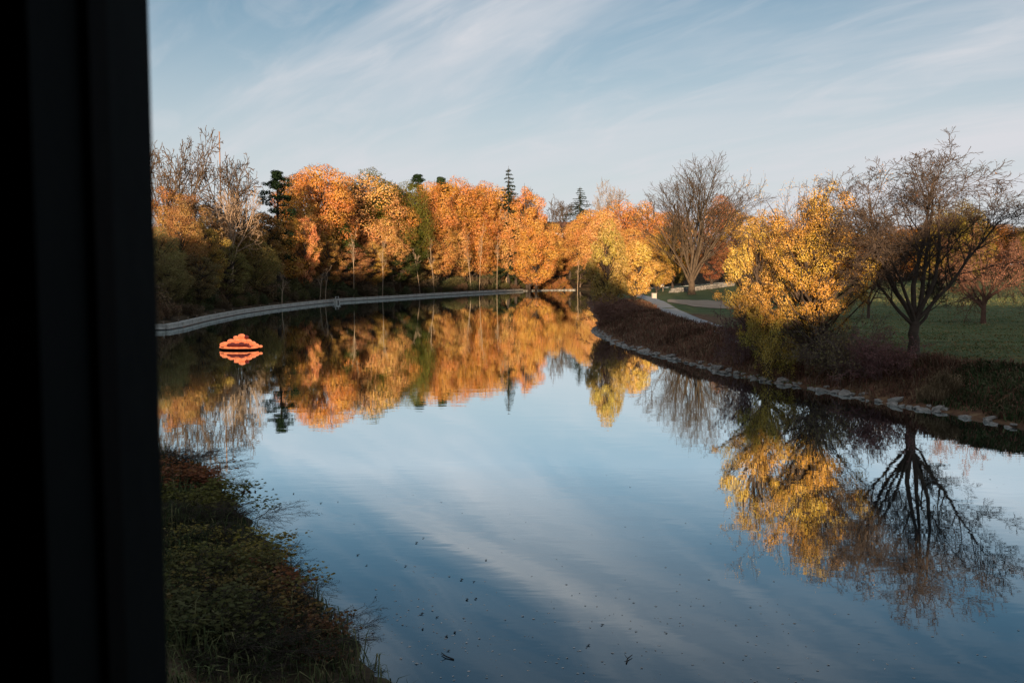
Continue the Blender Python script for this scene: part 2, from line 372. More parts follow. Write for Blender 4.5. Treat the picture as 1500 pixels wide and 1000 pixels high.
# bare sandy patch beside the path
a = np.linspace(0, 2 * math.pi, 40, endpoint=False); scx, scy = W(1038, 443, PZ)
rr = 1 + .10 * np.sin(3 * a + 1) + .05 * np.sin(7 * a)
sx, sy = scx + 4.6 * rr * np.cos(a), scy + 17 * rr * np.sin(a)
rings = [np.column_stack([scx + (sx - scx) * k, scy + (sy - scy) * k]) for k in (1, .8, .6, .4, .2)]
P_ = np.concatenate(rings + [np.array([[scx, scy]])]); z_ = terrain(P_[:, 0], P_[:, 1])[0] + .05
f = [(k * 40 + i, k * 40 + (i + 1) % 40, (k + 1) * 40 + (i + 1) % 40, (k + 1) * 40 + i) for k in range(4) for i in range(40)] + [(160 + i, 160 + (i + 1) % 40, 200) for i in range(40)]
me = bpy.data.meshes.new('sand'); me.from_pydata([tuple(x) for x in np.column_stack([P_, z_])], [], f); me.update(); me.materials.append(M['sand'])
tag(ob('sand_patch', me), 'bare sandy patch beside the footpath', kind='structure')
#SPLIT
# ------------------------------------------------------------------ the house the picture is taken from
# open window: outer edge of the left jamb runs down the left of the view
YO, YI, XJ = .78, .60, -.290        # outer wall face, inner wall face, left edge of the opening
X1, Z0, Z1 = 2.3, 5.15, 7.75
shell = thing('brick_house', 'dark interior of the house the view looks out from', 'house')
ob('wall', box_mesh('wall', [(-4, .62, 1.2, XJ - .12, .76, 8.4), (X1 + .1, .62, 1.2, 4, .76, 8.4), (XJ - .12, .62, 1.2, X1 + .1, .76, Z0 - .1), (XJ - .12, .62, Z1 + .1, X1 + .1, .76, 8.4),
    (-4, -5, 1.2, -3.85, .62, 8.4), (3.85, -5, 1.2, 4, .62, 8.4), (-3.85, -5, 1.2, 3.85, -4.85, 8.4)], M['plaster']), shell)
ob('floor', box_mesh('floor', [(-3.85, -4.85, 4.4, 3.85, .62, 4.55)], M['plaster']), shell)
ob('ceiling', box_mesh('ceiling', [(-3.85, -4.85, 8.1, 3.85, .62, 8.25)], M['plaster']), shell)
rf = bpy.data.meshes.new('roof'); rf.from_pydata([(-4.4, -5.4, 8.41), (4.4, -5.4, 8.41), (4.4, 1.15, 8.41), (-4.4, 1.15, 8.41), (-4.4, -2.1, 10.4), (4.4, -2.1, 10.4)], [], [(0, 1, 2, 3), (0, 4, 5, 1), (2, 5, 4, 3), (0, 3, 4), (1, 5, 2)])
rf.update(); rf.materials.append(M['roof']); ob('roof', rf, shell)
wf = thing('window_frame', 'near black window frame beside the open view', 'window frame', (0, 0, Z0))
def wpart(n, b, mat='frame'): return ob(n, box_mesh(n, [b], M[mat]), wf, (0, 0, -Z0))
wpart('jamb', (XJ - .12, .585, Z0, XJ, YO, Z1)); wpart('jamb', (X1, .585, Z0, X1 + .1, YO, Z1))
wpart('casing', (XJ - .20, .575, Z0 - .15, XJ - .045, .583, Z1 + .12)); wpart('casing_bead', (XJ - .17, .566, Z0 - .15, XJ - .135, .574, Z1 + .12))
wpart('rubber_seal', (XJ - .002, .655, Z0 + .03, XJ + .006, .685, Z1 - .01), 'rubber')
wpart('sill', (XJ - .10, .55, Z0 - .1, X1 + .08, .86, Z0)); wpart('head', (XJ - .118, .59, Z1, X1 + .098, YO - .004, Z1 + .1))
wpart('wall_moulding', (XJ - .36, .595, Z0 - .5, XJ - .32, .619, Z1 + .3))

# ------------------------------------------------------------------ seawall on the far bank
def resample(line, step):
    line = np.array(line); d = np.r_[0, np.cumsum(np.linalg.norm(np.diff(line, axis=0), axis=1))]
    n = max(2, int(round(d[-1] / step)) + 1); t = np.linspace(0, d[-1], n)
    # smooth the polyline a little first
    return np.column_stack([np.interp(t, d, line[:, 0]), np.interp(t, d, line[:, 1])])
sw = resample(WALL, 1.0); 
for _ in range(6): sw[1:-1] = (sw[:-2] + 2 * sw[1:-1] + sw[2:]) / 4
sw = resample(sw, 4.5)
wallt = thing('seawall', 'long pale concrete seawall curving along the wooded bank', 'seawall', (sw[0][0], sw[0][1], 0))
bx0, by0 = sw[0]
panel = box_mesh('panel', [(.006, -.35, .09, .994, .28, .47)], M['concrete'])
footing = box_mesh('footing', [(0, -.27, -1.2, 1, .26, .088)], M['darkmetal'])
coping = box_mesh('coping', [(.002, -.42, .472, .998, .32, .58)], M['concrete'])
postm = box_mesh('post', [(-.05, -.05, .58, .05, .05, .86), (-.07, -.07, .86, .07, .07, .90)], M['wood'])
for i in range(len(sw) - 1):
    p, q = sw[i], sw[i + 1]; L = float(np.hypot(*(q - p))); an = math.atan2(q[1] - p[1], q[0] - p[0])
    ob('panel', panel, wallt, (p[0] - bx0, p[1] - by0, 0), (0, 0, an), (L, 1, 1))
    ob('footing', footing, wallt, (p[0] - bx0, p[1] - by0, 0), (0, 0, an), (L, 1, 1))
    ob('coping', coping, wallt, (p[0] - bx0, p[1] - by0, random.Random(i).uniform(0, .015)), (0, 0, an), (L, 1, 1))
    nrm = np.array((-(q - p)[1], (q - p)[0])) / L
    ob('post', postm, wallt, (p[0] - bx0 + nrm[0] * .15, p[1] - by0 + nrm[1] * .15, 0), (0, 0, an))
ox, oy = W(492, 443.5)
of = thing('outfall', 'small concrete outfall box built into the seawall', 'outfall', (ox + .1, oy - .2, 0), R(75))
of.scale = (.75, .75, .8)
ob('headwall', box_mesh('headwall', [(-1.1, -.55, -.8, 1.1, .1, .85), (-1.2, -.65, .85, 1.2, .2, 1.0)], M['concrete']), of)
ob('post', box_mesh('post', [(-.9, -.3, 1.0, -.74, -.14, 1.5), (.74, -.3, 1.0, .9, -.14, 1.5), (-.9, -.25, 1.38, .9, -.19, 1.44)], M['concrete']), of)
ob('pipe_mouth', box_mesh('pipe_mouth', [(-.4, -.58, -.1, .4, -.53, .55)], M['darkmetal']), of)

# ------------------------------------------------------------------ riprap stones (parts of the ground)
def stone_mesh(seed):
    r = np.random.default_rng(seed); import bmesh
    bm = bmesh.new(); bmesh.ops.create_icosphere(bm, subdivisions=1, radius=.5)
    for v in bm.verts:
        v.co *= 1 + r.uniform(-.22, .22); v.co.z *= .55; v.co.x *= 1.25
        v.co.z = min(v.co.z, .17 + r.uniform(0, .04))
    me = bpy.data.meshes.new('stone'); bm.to_mesh(me); bm.free(); me.materials.append(M['stone']); return me
SM = [stone_mesh(s) for s in range(6)]
rng = np.random.default_rng(5)
rp = [W(px, py) for px, py in [(1475, 625), (1420, 611), (1340, 598), (1270, 585), (1200, 571), (1130, 560), (1060, 545), (1000, 529), (950, 518), (905, 504), (878, 491), (869, 482)]]
rs = resample(rp, .42)
tan = norm(np.gradient(rs, axis=0))
for i, (p, t) in enumerate(zip(rs, tan)):
    px = 750 + F * p[0] / p[1]
    for row in range(2):
        if rng.random() < (.06, .45)[row]: continue
        if px > 1400 and rng.random() < .65: continue
        s = (.18 + .46 * rng.random() ** 1.4) * (1.2 if 1200 < px < 1380 else 1)
        off = rng.normal(-.05, .12) + row * rng.uniform(.32, .6)
        x, y = p[0] + t[1] * off + rng.normal(0, .08), p[1] - t[0] * off + rng.normal(0, .08)
        ob('stone', SM[rng.integers(6)], ground, (x, y, .02 + row * .10 + rng.uniform(-.04, .05)), (rng.normal(0, .2), rng.normal(0, .2), rng.uniform(0, 6.3)), (s, s * rng.uniform(.7, 1.1), s * rng.uniform(.8, 1.2)))
fs = resample([W(767, 426.2), W(800, 425.3), W(840, 425)], 1.1)
for p in fs:
    s = rng.uniform(.8, 1.5); ob('stone', SM[rng.integers(6)], ground, (p[0], p[1] - .1, .12), (0, 0, rng.uniform(0, 6)), (s, s, s))

# ------------------------------------------------------------------ plant generators
UP = np.array((0, 0, 1.))
def cr(a, b): return np.array((a[1] * b[2] - a[2] * b[1], a[2] * b[0] - a[0] * b[2], a[0] * b[1] - a[1] * b[0]))
def un(a): return a / math.sqrt(a[0] * a[0] + a[1] * a[1] + a[2] * a[2])
def rot_from(d, ang, az):
    d = un(d); u = un(cr(d, UP if abs(d[2]) < .9 else np.array((1., 0, 0)))); v = cr(d, u)
    return d * math.cos(ang) + (u * math.cos(az) + v * math.sin(az)) * math.sin(ang)
def grow(T, rng, p, d, L, r, lev, P, tips):
    n = P['seg'][lev]; pts = [np.array(p, float)]; d = un(d); dirs = [d]
    jit = rng.normal(0, P['wob'][lev], (n, 3)); jit[:, 2] += P['trop'][lev]
    for i in range(n):
        d = un(d + jit[i]); pts.append(pts[-1] + d * (L / n)); dirs.append(d)
    r1 = max(r * P['taper'], P['rmin']); rad = [r + (r1 - r) * i / n for i in range(n + 1)]
    T.add(pts, rad, P['sides'][lev])
    last = lev == len(P['seg']) - 1
    if last or lev >= P.get('leaf_from', 99):
        for t in range(1, n + 1): tips.append((pts[t], dirs[t], lev))
    if last: return
    nc = P['kids'][lev]; nc = max(1, int(round(nc * (.6 + .8 * rng.random()))))
    az = rng.uniform(0, 6.3); U = rng.random((nc, 4))
    for k in range(nc):
        t = P['t0'][lev] + (1 - P['t0'][lev]) * ((k + .1 + .8 * U[k, 0]) / nc)
        f = t * n; i = min(int(f), n - 1); q = pts[i] + (pts[i + 1] - pts[i]) * (f - i)
        az += 2.0 + .8 * U[k, 1]
        cd = rot_from(dirs[i + 1], P['ang'][lev] * (.65 + .6 * U[k, 2]), az)
        rl = r + (r1 - r) * f / n
        grow(T, rng, q, cd, L * P['lr'][lev] * (1.15 - .55 * t) * (.75 + .5 * U[k, 3]), max(rl * P['rr'], P['rmin']), lev + 1, P, tips)
def bare(seed, trunk_h, r0, limbs, P, lean=(0, 0)):
    """trunk that forks into given limbs [(azimuth, tilt, length, radius, start height fraction)]"""
    rng = np.random.default_rng(seed); T = Tubes(); B = Tubes(); tips = []
    h = np.linspace(0, 1, 7); pts = np.column_stack([lean[0] * h ** 1.4 + rng.normal(0, .02, 7) * trunk_h * h, lean[1] * h + rng.normal(0, .02, 7) * trunk_h * h, trunk_h * h - .25 * (1 - h)])
    rad = r0 * (1 - .25 * h + .45 * np.exp(-h * 9)); T.add(pts, rad, 10)
    for az, tilt, L, r, hf in limbs:
        p = np.array([np.interp(hf, h, pts[:, k]) for k in range(3)])
        d = np.array((math.sin(tilt) * math.cos(az), math.sin(tilt) * math.sin(az), math.cos(tilt)))
        grow(B, rng, p, d, L, r, 0, P, tips)
    return T, B, tips, rng
PB = dict(seg=[7, 5, 4, 3, 2], wob=[.10, .14, .18, .2, .2], trop=[.07, .05, .04, .02, 0], taper=.30, rmin=.010, sides=[7, 5, 4, 3, 3],
          kids=[8, 6, 5, 4], t0=[.22, .2, .2, .2], ang=[.75, .75, .75, .8], lr=[.55, .52, .5, .5], rr=.55)

def lobes(seed, H, Rr, z0, nl, nleaf, size, flat=1.0, lob=.36, shape='round', rag=0.0):
    """crown of leafy lobes hung on limbs; returns trunk tubes, leaf positions, normals, sizes"""
    rng = np.random.default_rng(seed); T = Tubes()
    th = H * .8; h = np.linspace(0, 1, 8); wx, wy = rng.normal(0, .35, 2)
    tp = np.column_stack([wx * h ** 2 * 1.5 + rng.normal(0, .06, 8), wy * h ** 2 * 1.5 + rng.normal(0, .06, 8), th * h - .4 * (h < .01)])
    T.add(tp, H * .016 * (1.25 - 1.05 * h), 7)
    cz, rz = (z0 + H) / 2, (H - z0) / 2
    cs, rs = [], []
    for i in range(nl):
        k = (i + .5) / nl; ct = 1 - 2 * k; ph = i * 2.39996 + rng.normal(0, .35); sn = math.sqrt(max(0, 1 - ct * ct))
        fr = rng.uniform(.50 - rag, .80 + rag * .8)
        wz = 1.0 if shape == 'round' else (1.12 - .35 * (ct * .5 + .5))
        c = np.array((Rr * sn * fr * wz * math.cos(ph), Rr * sn * fr * wz * math.sin(ph), cz + rz * ct * rng.uniform(.66 - rag * .6, .84 + rag * .35)))
        r = Rr * lob * rng.uniform(.7 - rag * .5, 1.3 + rag * .6) * np.array((1, 1, .8 * flat)); cs.append(c); rs.append(r)
        s = np.array([np.interp(max(.08, (c[2] - Rr * .45) / th * .85), h, tp[:, j]) for j in range(3)])
        mid = (s + c) / 2 + rng.normal(0, .15, 3) + UP * -.15 * Rr * .3
        T.add([s, mid, c, c + (c - mid) * .5], [H * .007, H * .005, H * .003, H * .0012], 4)
    cs, rs = np.array(cs), np.array(rs)
    wgt = (rs[:, 0] ** 2); wgt /= wgt.sum()
    idx = rng.choice(nl, nleaf, p=wgt); d = norm(rng.normal(size=(nleaf, 3)))
    fr = np.where(rng.random(nleaf) < .85, rng.uniform(.80, 1.04, nleaf), rng.uniform(.3, 1.22, nleaf))
    fr *= 1 + .16 * np.sin(d[:, 0] * 5 + idx) * np.sin(d[:, 2] * 6 + idx * 2)
    Pt = cs[idx] + d * rs[idx] * fr[:, None]
    dd = np.linalg.norm((Pt[:, None, :] - cs[None]) / rs[None], axis=2); dd[np.arange(nleaf), idx] = 9
    keep = (dd.min(1) > .72) | (rng.random(nleaf) < .06)
    Pt, d = Pt[keep], d[keep]
    nn = d + rng.normal(0, .32, Pt.shape) + UP * .08
    return T, Pt, nn, size * rng.uniform(.6, 1.35, len(Pt)), rng

class Kind:
    """a plant prototype: list of (part name, mesh), its height and its half width"""
    def __init__(s, parts, H, Rr): s.parts, s.H, s.R = parts, H, Rr
def mk_lobe(seed, H, Rr, z0, nl, nleaf, size, **kw):
    T, Pt, nn, sz, rng = lobes(seed, H, Rr, z0, nl, nleaf, size, **kw)
    return Kind([('trunk', T.mesh('trunk', M['bark'])), ('crown', leaf_mesh('crown', Pt, nn, sz, rng, .75, M['leaf']))], H, Rr)
def mk_bare(seed, trunk_h, r0, limbs, P, leaves=0, lsize=.1, lean=(0, 0), keep=None):
    T, B, tips, rng = bare(seed, trunk_h, r0, limbs, P, lean)
    v = np.array(B.V); H = v[:, 2].max(); Rr = np.percentile(np.hypot(v[:, 0], v[:, 1]), 98)
    parts = [('trunk', T.mesh('trunk', M['bark'])), ('branchwork', B.mesh('branchwork', M['bark']))]
    if leaves:
        q = np.array([t[0] for t in tips])
        if keep is not None: q = q[keep(q)]
        i = rng.integers(len(q), size=leaves); Pt = q[i] + rng.normal(0, lsize * 1.3, (leaves, 3))
        parts.append(('foliage', leaf_mesh('foliage', Pt, rng.normal(0, .6, (leaves, 3)) + UP * .3 + norm(Pt - np.array((0, 0, H * .5))) * .7, lsize * rng.uniform(.6, 1.35, leaves), rng, .7, M['leaf'])))
    return Kind(parts, H, Rr)
def mk_spruce(seed, H, Rr, n=26):
    rng = np.random.default_rng(seed); T = Tubes(); T.add([(0, 0, -.3), (0, 0, H * .5), (0, 0, H)], [H * .018, H * .01, .02], 6)
    P_, N_ = [], []
    for i in range(n):
        k = i / n; z = H * (.12 + .87 * k); L0 = Rr * (1 - k) ** .85 + .15
        for j in range(int(10 - 5 * k)):
            az = rng.uniform(0, 6.3); L = L0 * rng.uniform(.65, 1.15); o = np.array((math.cos(az), math.sin(az), 0))
            t = np.linspace(.08, 1, max(4, int(L / .14)))[:, None]
            c = UP * z + o * L * t + UP * (-.32 * L * t ** 1.2 + .16 * L * t ** 3)
            T.add([UP * z, c[len(c) // 2], c[-1]], [.03, .02, .01], 3)
            for r_ in range(3): P_.append(c + rng.normal(0, .09, c.shape) * (1.2 - .6 * t)); N_.append(UP + rng.normal(0, .5, c.shape) + o * .2)
    P_, N_ = np.concatenate(P_), np.concatenate(N_)
    return Kind([('trunk', T.mesh('trunk', M['bark'])), ('crown', leaf_mesh('crown', P_, N_, .34 * rng.uniform(.6, 1.3, len(P_)), rng, .4, M['needle']))], H, Rr)
def mk_pine(seed, H, Rr, ncl=85):
    rng = np.random.default_rng(seed); T = Tubes(); T.add([(0, 0, -.3), (.1, 0, H * .5), (0, .1, H * .97)], [H * .018, H * .012, .04], 6)
    P_, N_ = [], []
    for i in range(ncl):
        k = rng.random() ** .8; z = H * (.25 + .72 * k); az = rng.uniform(0, 6.3); L = Rr * (1.02 - k) ** .6 * rng.uniform(.2, 1.0)
        c = np.array((L * math.cos(az), L * math.sin(az), z + .12 * L)); T.add([(0, 0, z - .3 * L), c * np.array((.5, .5, 1)) - UP * .1, c], [.07, .05, .02], 3)
        m = 70; d = norm(rng.normal(size=(m, 3))); P_.append(c + d * np.array((.9, .9, .42)) * Rr * (.36 - .24 * k) * rng.uniform(.4, 1.2, (m, 1))); N_.append(d + UP * .6)
    P_, N_ = np.concatenate(P_), np.concatenate(N_)
    return Kind([('trunk', T.mesh('trunk', M['bark'])), ('crown', leaf_mesh('crown', P_, N_, .36 * rng.uniform(.6, 1.3, len(P_)), rng, .35, M['needle']))], H, Rr)
def mk_shrub(seed, H, Rr, stems, P, nleaf, lsize, tilt=(.1, .9), bias=None, name='foliage', asp=.6, droop=0):
    rng = np.random.default_rng(seed); B = Tubes(); tips = []
    for i in range(stems):
        az = rng.uniform(0, 6.3); tl = rng.uniform(*tilt); d = np.array((math.sin(tl) * math.cos(az), math.sin(tl) * math.sin(az), math.cos(tl)))
        if bias is not None: d = d + np.array(bias) * rng.uniform(.3, 1)
        p = np.array((math.cos(az) * Rr * .25 * rng.random(), math.sin(az) * Rr * .25 * rng.random(), -.1))
        grow(B, rng, p, d, H * rng.uniform(.7, 1.15), P['r0'], 0, P, tips)
    parts = [('branchwork', B.mesh('branchwork', M['bark']))]
    if nleaf:
        q = np.array([t[0] for t in tips]); i = rng.integers(len(q), size=nleaf)
        Pt = q[i] + rng.normal(0, lsize * .9, (nleaf, 3)); Pt[:, 2] = np.maximum(Pt[:, 2], .02)
        parts.append((name, leaf_mesh(name, Pt, rng.normal(0, 1.0, (nleaf, 3)) + UP * .4, lsize * rng.uniform(.5, 1.35, nleaf), rng, asp, M['leaf'])))
    return Kind(parts, H, Rr)
PS = dict(seg=[5, 3, 2], wob=[.14, .2, .2], trop=[-.03, -.02, 0], taper=.4, rmin=.006, sides=[4, 3, 3], kids=[9, 5], t0=[.2, .15], ang=[.7, .7], lr=[.45, .5], rr=.6, r0=.022)

def plant(kind, name, label, cat, x, y, H, width=None, col=(.2, .1, .03), bark=(.09, .075, .06), group=None, rz=0, z=None, lean=(0, 0)):
    """one plant: an Empty at its base with its own parts (meshes shared between alike plants)"""
    s = H / kind.H; sw_ = s if width is None else width / (2 * kind.R)
    t = thing(name, label, cat, (x, y, (zg(x, y) if z is None else z)), rz, group, (sw_, sw_, s)); t.rotation_euler = (lean[0], lean[1], rz)
    for pn, me in kind.parts:
        o = ob(pn, me, t)
        c = bark if pn in ('trunk', 'branchwork') else col
        o.color = (*c, 1)
    return t
def by_px(px, top, y, z=None):
    x = at(px, 400, y)[0]; zt = at(px, top, y)[2]; zb = zg(x, y) if z is None else z
    return x, y, zt - zb
#SPLIT
# ------------------------------------------------------------------ colours (base colours of leaves in autumn)
ORANGE = (.56, .205, .058); PEACH = (.64, .30, .11); RUST = (.40, .135, .045); GOLD = (.62, .36, .085)
OLIVE = (.13, .115, .022); GREEN = (.050, .075, .018); DKGREEN = (.018, .034, .016); BROWN = (.25, .13, .06); WINE = (.11, .040, .030)
GREYBARK = (.09, .068, .052); DKBARK = (.055, .042, .034); PALEBARK = (.105, .075, .052)

# ------------------------------------------------------------------ wood on the far bank
MAPLE = [mk_lobe(10 + i, 18, 5.6, 2.2 + .5 * (i % 3), 40 + 4 * i, 32000, .19, shape=('round', 'low')[i % 2], lob=.27 + .02 * (i % 3)) for i in range(6)]
LOOSE = [mk_lobe(40 + i, 17, 4.6, 1.6, 46, 15000, .19, lob=.21) for i in range(3)]
PBF = dict(PB, rmin=.040, seg=[6, 4, 3, 3], kids=[7, 5, 4], sides=[5, 4, 3, 3], taper=.35)
def vase(n, L, r, t0, t1, seed, hf=(.6, 1)):
    g = np.random.default_rng(seed)
    return [(i * 2.4 + g.normal(0, .3), g.uniform(t0, t1), L * g.uniform(.8, 1.15), r * g.uniform(.7, 1.1), g.uniform(*hf)) for i in range(n)]
PBF.update(trop=[.03, .02, .02, .01], wob=[.12, .16, .2, .2], ang=[.6, .65, .7, .7], lr=[.55, .55, .5, .5], kids=[6, 5, 4])
FARBARE = [mk_bare(60 + i, 6.5, .30, vase(6, 10.0, .17, .2, .8, 60 + i, (.5, 1)), PBF, lean=(.5 * (i - 1), 0)) for i in range(3)]
SAPLING = [mk_bare(66 + i, 7.5, .085, vase(6, 2.2, .035, .25, .7, 66 + i, (.45, 1)), dict(PBF, seg=[4, 3, 2], kids=[3, 2], rmin=.02), lean=(.8 * (i - 1), 0)) for i in range(3)]
SPRUCE = mk_spruce(70, 18, 4.6, 30); PINE = mk_pine(71, 16, 4.2)
PSF = dict(PS, rmin=.018, r0=.035, kids=[7, 4])
BRUSH = [mk_shrub(80 + i, 2.6, 2.0, 16, PSF, 2600, .26, tilt=(.1, 1.0)) for i in range(3)]

WPX = [(200, 95)] + [(p[0], W(*p)[1]) for p in wall_px] + [(1100, 200)]
def wall_y(px): return float(np.interp(px, [a for a, b in WPX], [b for a, b in WPX]))
def far(kind, px, top, y, wpx, col, name, label, cat='tree', group=None, bark=DKBARK, rz=None, wide=1.5, **kw):
    wpx = wpx * wide; y = max(y, wall_y(px + wpx * .45) + 5 + (px * 13 % 5)) if px < 800 else y
    x, yy, H = by_px(px, top, y); g = np.random.default_rng(int(px * 7 + top))
    return plant(kind, name, label, cat, x, yy, max(H, 3), wpx / F * y if wpx else None, col, bark, group, g.uniform(0, 6.3) if rz is None else rz, **kw)
# distinct trees, left to right
far(FARBARE[0], 268, 184, 152, 105, None or BROWN, 'bare_tree', 'tall bare tree at the left end of the wood, leaning pale limbs', bark=PALEBARK, rz=.4)
far(FARBARE[1], 345, 210, 158, 95, BROWN, 'bare_tree', 'bare spreading tree with pale limbs left of the dark pine', bark=PALEBARK, rz=2.0)
far(FARBARE[2], 243, 196, 165, 90, BROWN, 'bare_tree', 'bare twiggy tree close behind the leaning bare tree', bark=GREYBARK, rz=4.0)
far(FARBARE[1], 340, 268, 142, 80, BROWN, 'bare_tree', 'low forked bare tree with two pale spreading limbs below the utility pole', bark=(.34, .24, .16), rz=5.1)
far(PINE, 408, 246, 168, 52, DKGREEN, 'pine_tree', 'dark green pine rising beside the bare trees', wide=1.9)
far(MAPLE[0], 468, 229, 200, 92, ORANGE, 'maple_tree', 'tall rounded orange maple with a yellow green patch, right of the dark pine')
far(MAPLE[1], 424, 312, 147, 70, (.66, .30, .07), 'maple_tree', 'low golden orange maple at the foot of the slope, half in shade')
far(LOOSE[0], 447, 306, 150, 34, (.70, .25, .10), 'maple_tree', 'small salmon orange tree glowing beside the golden maple')
far(MAPLE[2], 531, 254, 188, 92, PEACH, 'maple_tree', 'broad peach orange maple, brightest tree of the wood')
far(MAPLE[3], 549, 244, 222, 84, OLIVE, 'oak_tree', 'round olive topped tree rising behind the peach orange maple')
far(MAPLE[4], 488, 318, 182, 62, GREEN, 'maple_tree', 'green leaved tree between the tall orange maple and the peach one')
far(MAPLE[5], 600, 262, 205, 52, OLIVE, 'oak_tree', 'olive tree in the dark gap beside the peach orange maple')
far(MAPLE[0], 597, 322, 196, 44, (.075, .085, .020), 'maple_tree', 'small dark green tree below the olive tree')
far(PINE, 614, 252, 250, 34, DKGREEN, 'pine_tree', 'small pine top showing above the orange trees', wide=2)
far(PINE, 646, 256, 252, 36, (.03, .05, .02), 'pine_tree', 'rounded pine top showing between orange crowns', wide=2)
far(SPRUCE, 745, 243, 262, 38, (.022, .034, .018), 'spruce_tree', 'tall spruce with drooping boughs above the orange wood', wide=2.2)
far(LOOSE[1], 772, 262, 268, 44, ORANGE, 'maple_tree', 'orange tufted tree just right of the tall spruce')
far(FARBARE[2], 796, 272, 285, 48, BROWN, 'bare_tree', 'thin bare tree in the gap before the house', bark=GREYBARK)
far(FARBARE[0], 742, 285, 256, 60, BROWN, 'bare_tree', 'bare forked tree lit in front of the orange wood', bark=(.34, .24, .16))
far(SPRUCE, 849, 273, 330, 40, (.03, .045, .022), 'spruce_tree', 'narrow spruce beside the house', wide=2.0)
far(FARBARE[1], 828, 290, 335, 50, BROWN, 'bare_tree', 'low bare tree just left of the narrow spruce', bark=GREYBARK)
far(FARBARE[0], 892, 257, 310, 62, BROWN, 'bare_tree', 'bare rounded tree standing behind the orange mound', bark=(.26, .21, .17))
# rows of look-alike trees filling the slope
rng = np.random.default_rng(21)
def slope(px, y0): return at(px, 400, y0)[0]
LF = ['orange maple standing just right of the olive tree', 'broad orange maple below the rounded pine top', 'orange maple between the rounded pine top and the tall spruce', 'orange maple whose crown meets the foot of the tall spruce', 'pale orange maple in front of the broad one below the pine top', 'golden orange maple leaning over two pale saplings', 'golden orange maple left of the bare forked tree', 'pale orange maple behind the bare forked tree', 'deep orange maple beside the thin bare tree', 'low golden maple next to the small dark green tree'] + ['orange maple behind the right shoulder of the peach orange maple', 'orange maple just left of the small pine top', 'deep orange maple in the dip between the tall rounded maple and the peach one', 'orange maple directly under the small pine top', 'deep orange maple right behind the rounded pine top', 'orange maple two crowns left of the tall spruce', 'orange maple close behind the left side of the tall spruce', 'orange maple close behind the tufted tree', 'golden orange maple just left of the house', 'golden orange maple filling the slope below the tall rounded maple', 'pale peach maple on the slope below the olive topped tree']
rowsF = [  # px, top, y, width px, colour, kind
 (632, 263, 222, 60, ORANGE, 1), (672, 258, 232, 66, ORANGE, 2), (706, 263, 240, 60, (.56, .205, .055), 3), (738, 272, 250, 52, ORANGE, 4), (655, 300, 214, 56, PEACH, 5), (690, 310, 226, 58, (.58, .25, .075), 0),
 (722, 300, 236, 56, (.58, .24, .07), 1), (756, 305, 250, 54, PEACH, 2), (785, 318, 262, 50, (.60, .25, .065), 3), (640, 330, 206, 48, (.57, .26, .085), 4), (566, 268, 225, 70, (.60, .24, .06), 0), (590, 275, 232, 60, (.62, .27, .07), 3), (505, 258, 225, 60, (.58, .22, .06), 5), (618, 282, 225, 60, ORANGE, 2), (652, 262, 250, 70, (.58, .22, .055), 4), (690, 270, 255, 66, ORANGE, 0), (722, 268, 262, 60, (.60, .25, .06), 5), (765, 285, 275, 60, ORANGE, 1), (800, 322, 280, 50, (.62, .28, .075), 4), (455, 290, 195, 60, (.58, .26, .07), 3), (560, 318, 205, 54, PEACH, 1)]
for (px, top, y, wd, c, k), lab in zip(rowsF, LF):
    far(MAPLE[k], px, top, y, wd, c, 'maple_tree', lab, group='orange maples in the sunlit row')
rowsU = [(480, 345, 190, 40, (.34, .15, .05), 0), (545, 348, 200, 40, (.46, .24, .07), 1), (578, 340, 205, 36, (.10, .10, .03), 2), (622, 338, 212, 40, (.50, .24, .07), 0), (668, 332, 225, 44, (.50, .26, .08), 1), (712, 336, 236, 42, (.44, .18, .05), 2), (745, 340, 250, 40, (.50, .25, .08), 0), (776, 346, 262, 40, (.48, .20, .06), 1), (640, 288, 236, 44, (.42, .17, .05), 2), (698, 292, 244, 44, (.52, .25, .08), 0), (585, 300, 222, 40, (.40, .17, .05), 1), (735, 305, 256, 44, (.46, .20, .06), 2), (800, 345, 282, 40, (.5, .22, .07), 2), (835, 335, 296, 44, (.55, .25, .07), 0)]
for px, top, y, wd, c, k in rowsU:
    far(LOOSE[k], px, top, y, wd, c, 'slender_tree', 'slender loose leaved tree filling the gaps between the sunlit maples', group='slender trees between the maples')
LL = ['brown orange tree in front of the tall leaning bare tree', 'dull brown tree between the two tall bare trees', 'rusty tree low on the slope at the shaded end of the seawall', 'dull brown tree behind the utility pole', 'golden brown tree in front of the utility pole', 'brown tree just left of the dark green pine', 'brown tree just below the dark green pine', 'olive brown tree standing over the shaded end of the seawall', 'dark olive tree under the low forked bare tree', 'dark olive tree beside the low golden orange maple', 'small olive brown tree hanging over the start of the seawall', 'small dark brown tree at the water side below the golden brown one']
rowsL = [(250, 262, 150, 60, (.36, .15, .06), 2), (282, 270, 146, 62, BROWN, 0), (262, 300, 134, 66, (.36, .17, .065), 1), (310, 285, 158, 62, BROWN, 3), (300, 318, 140, 60, (.38, .22, .06), 4), (352, 300, 162, 62, (.34, .17, .06), 5),
         (385, 300, 172, 56, (.36, .18, .06), 0), (235, 330, 124, 60, (.26, .20, .075), 3), (330, 352, 142, 60, (.22, .17, .06), 2), (375, 348, 150, 54, (.25, .18, .06), 5), (245, 370, 120, 50, (.23, .17, .07), 1), (290, 365, 130, 56, (.20, .14, .065), 4)]
for (px, top, y, wd, c, k), lab in zip(rowsL, LL):
    far(MAPLE[k] if k % 2 else LOOSE[k // 2], px, top, y, wd, c, 'autumn_tree', lab, group='brown trees in the shaded wood')
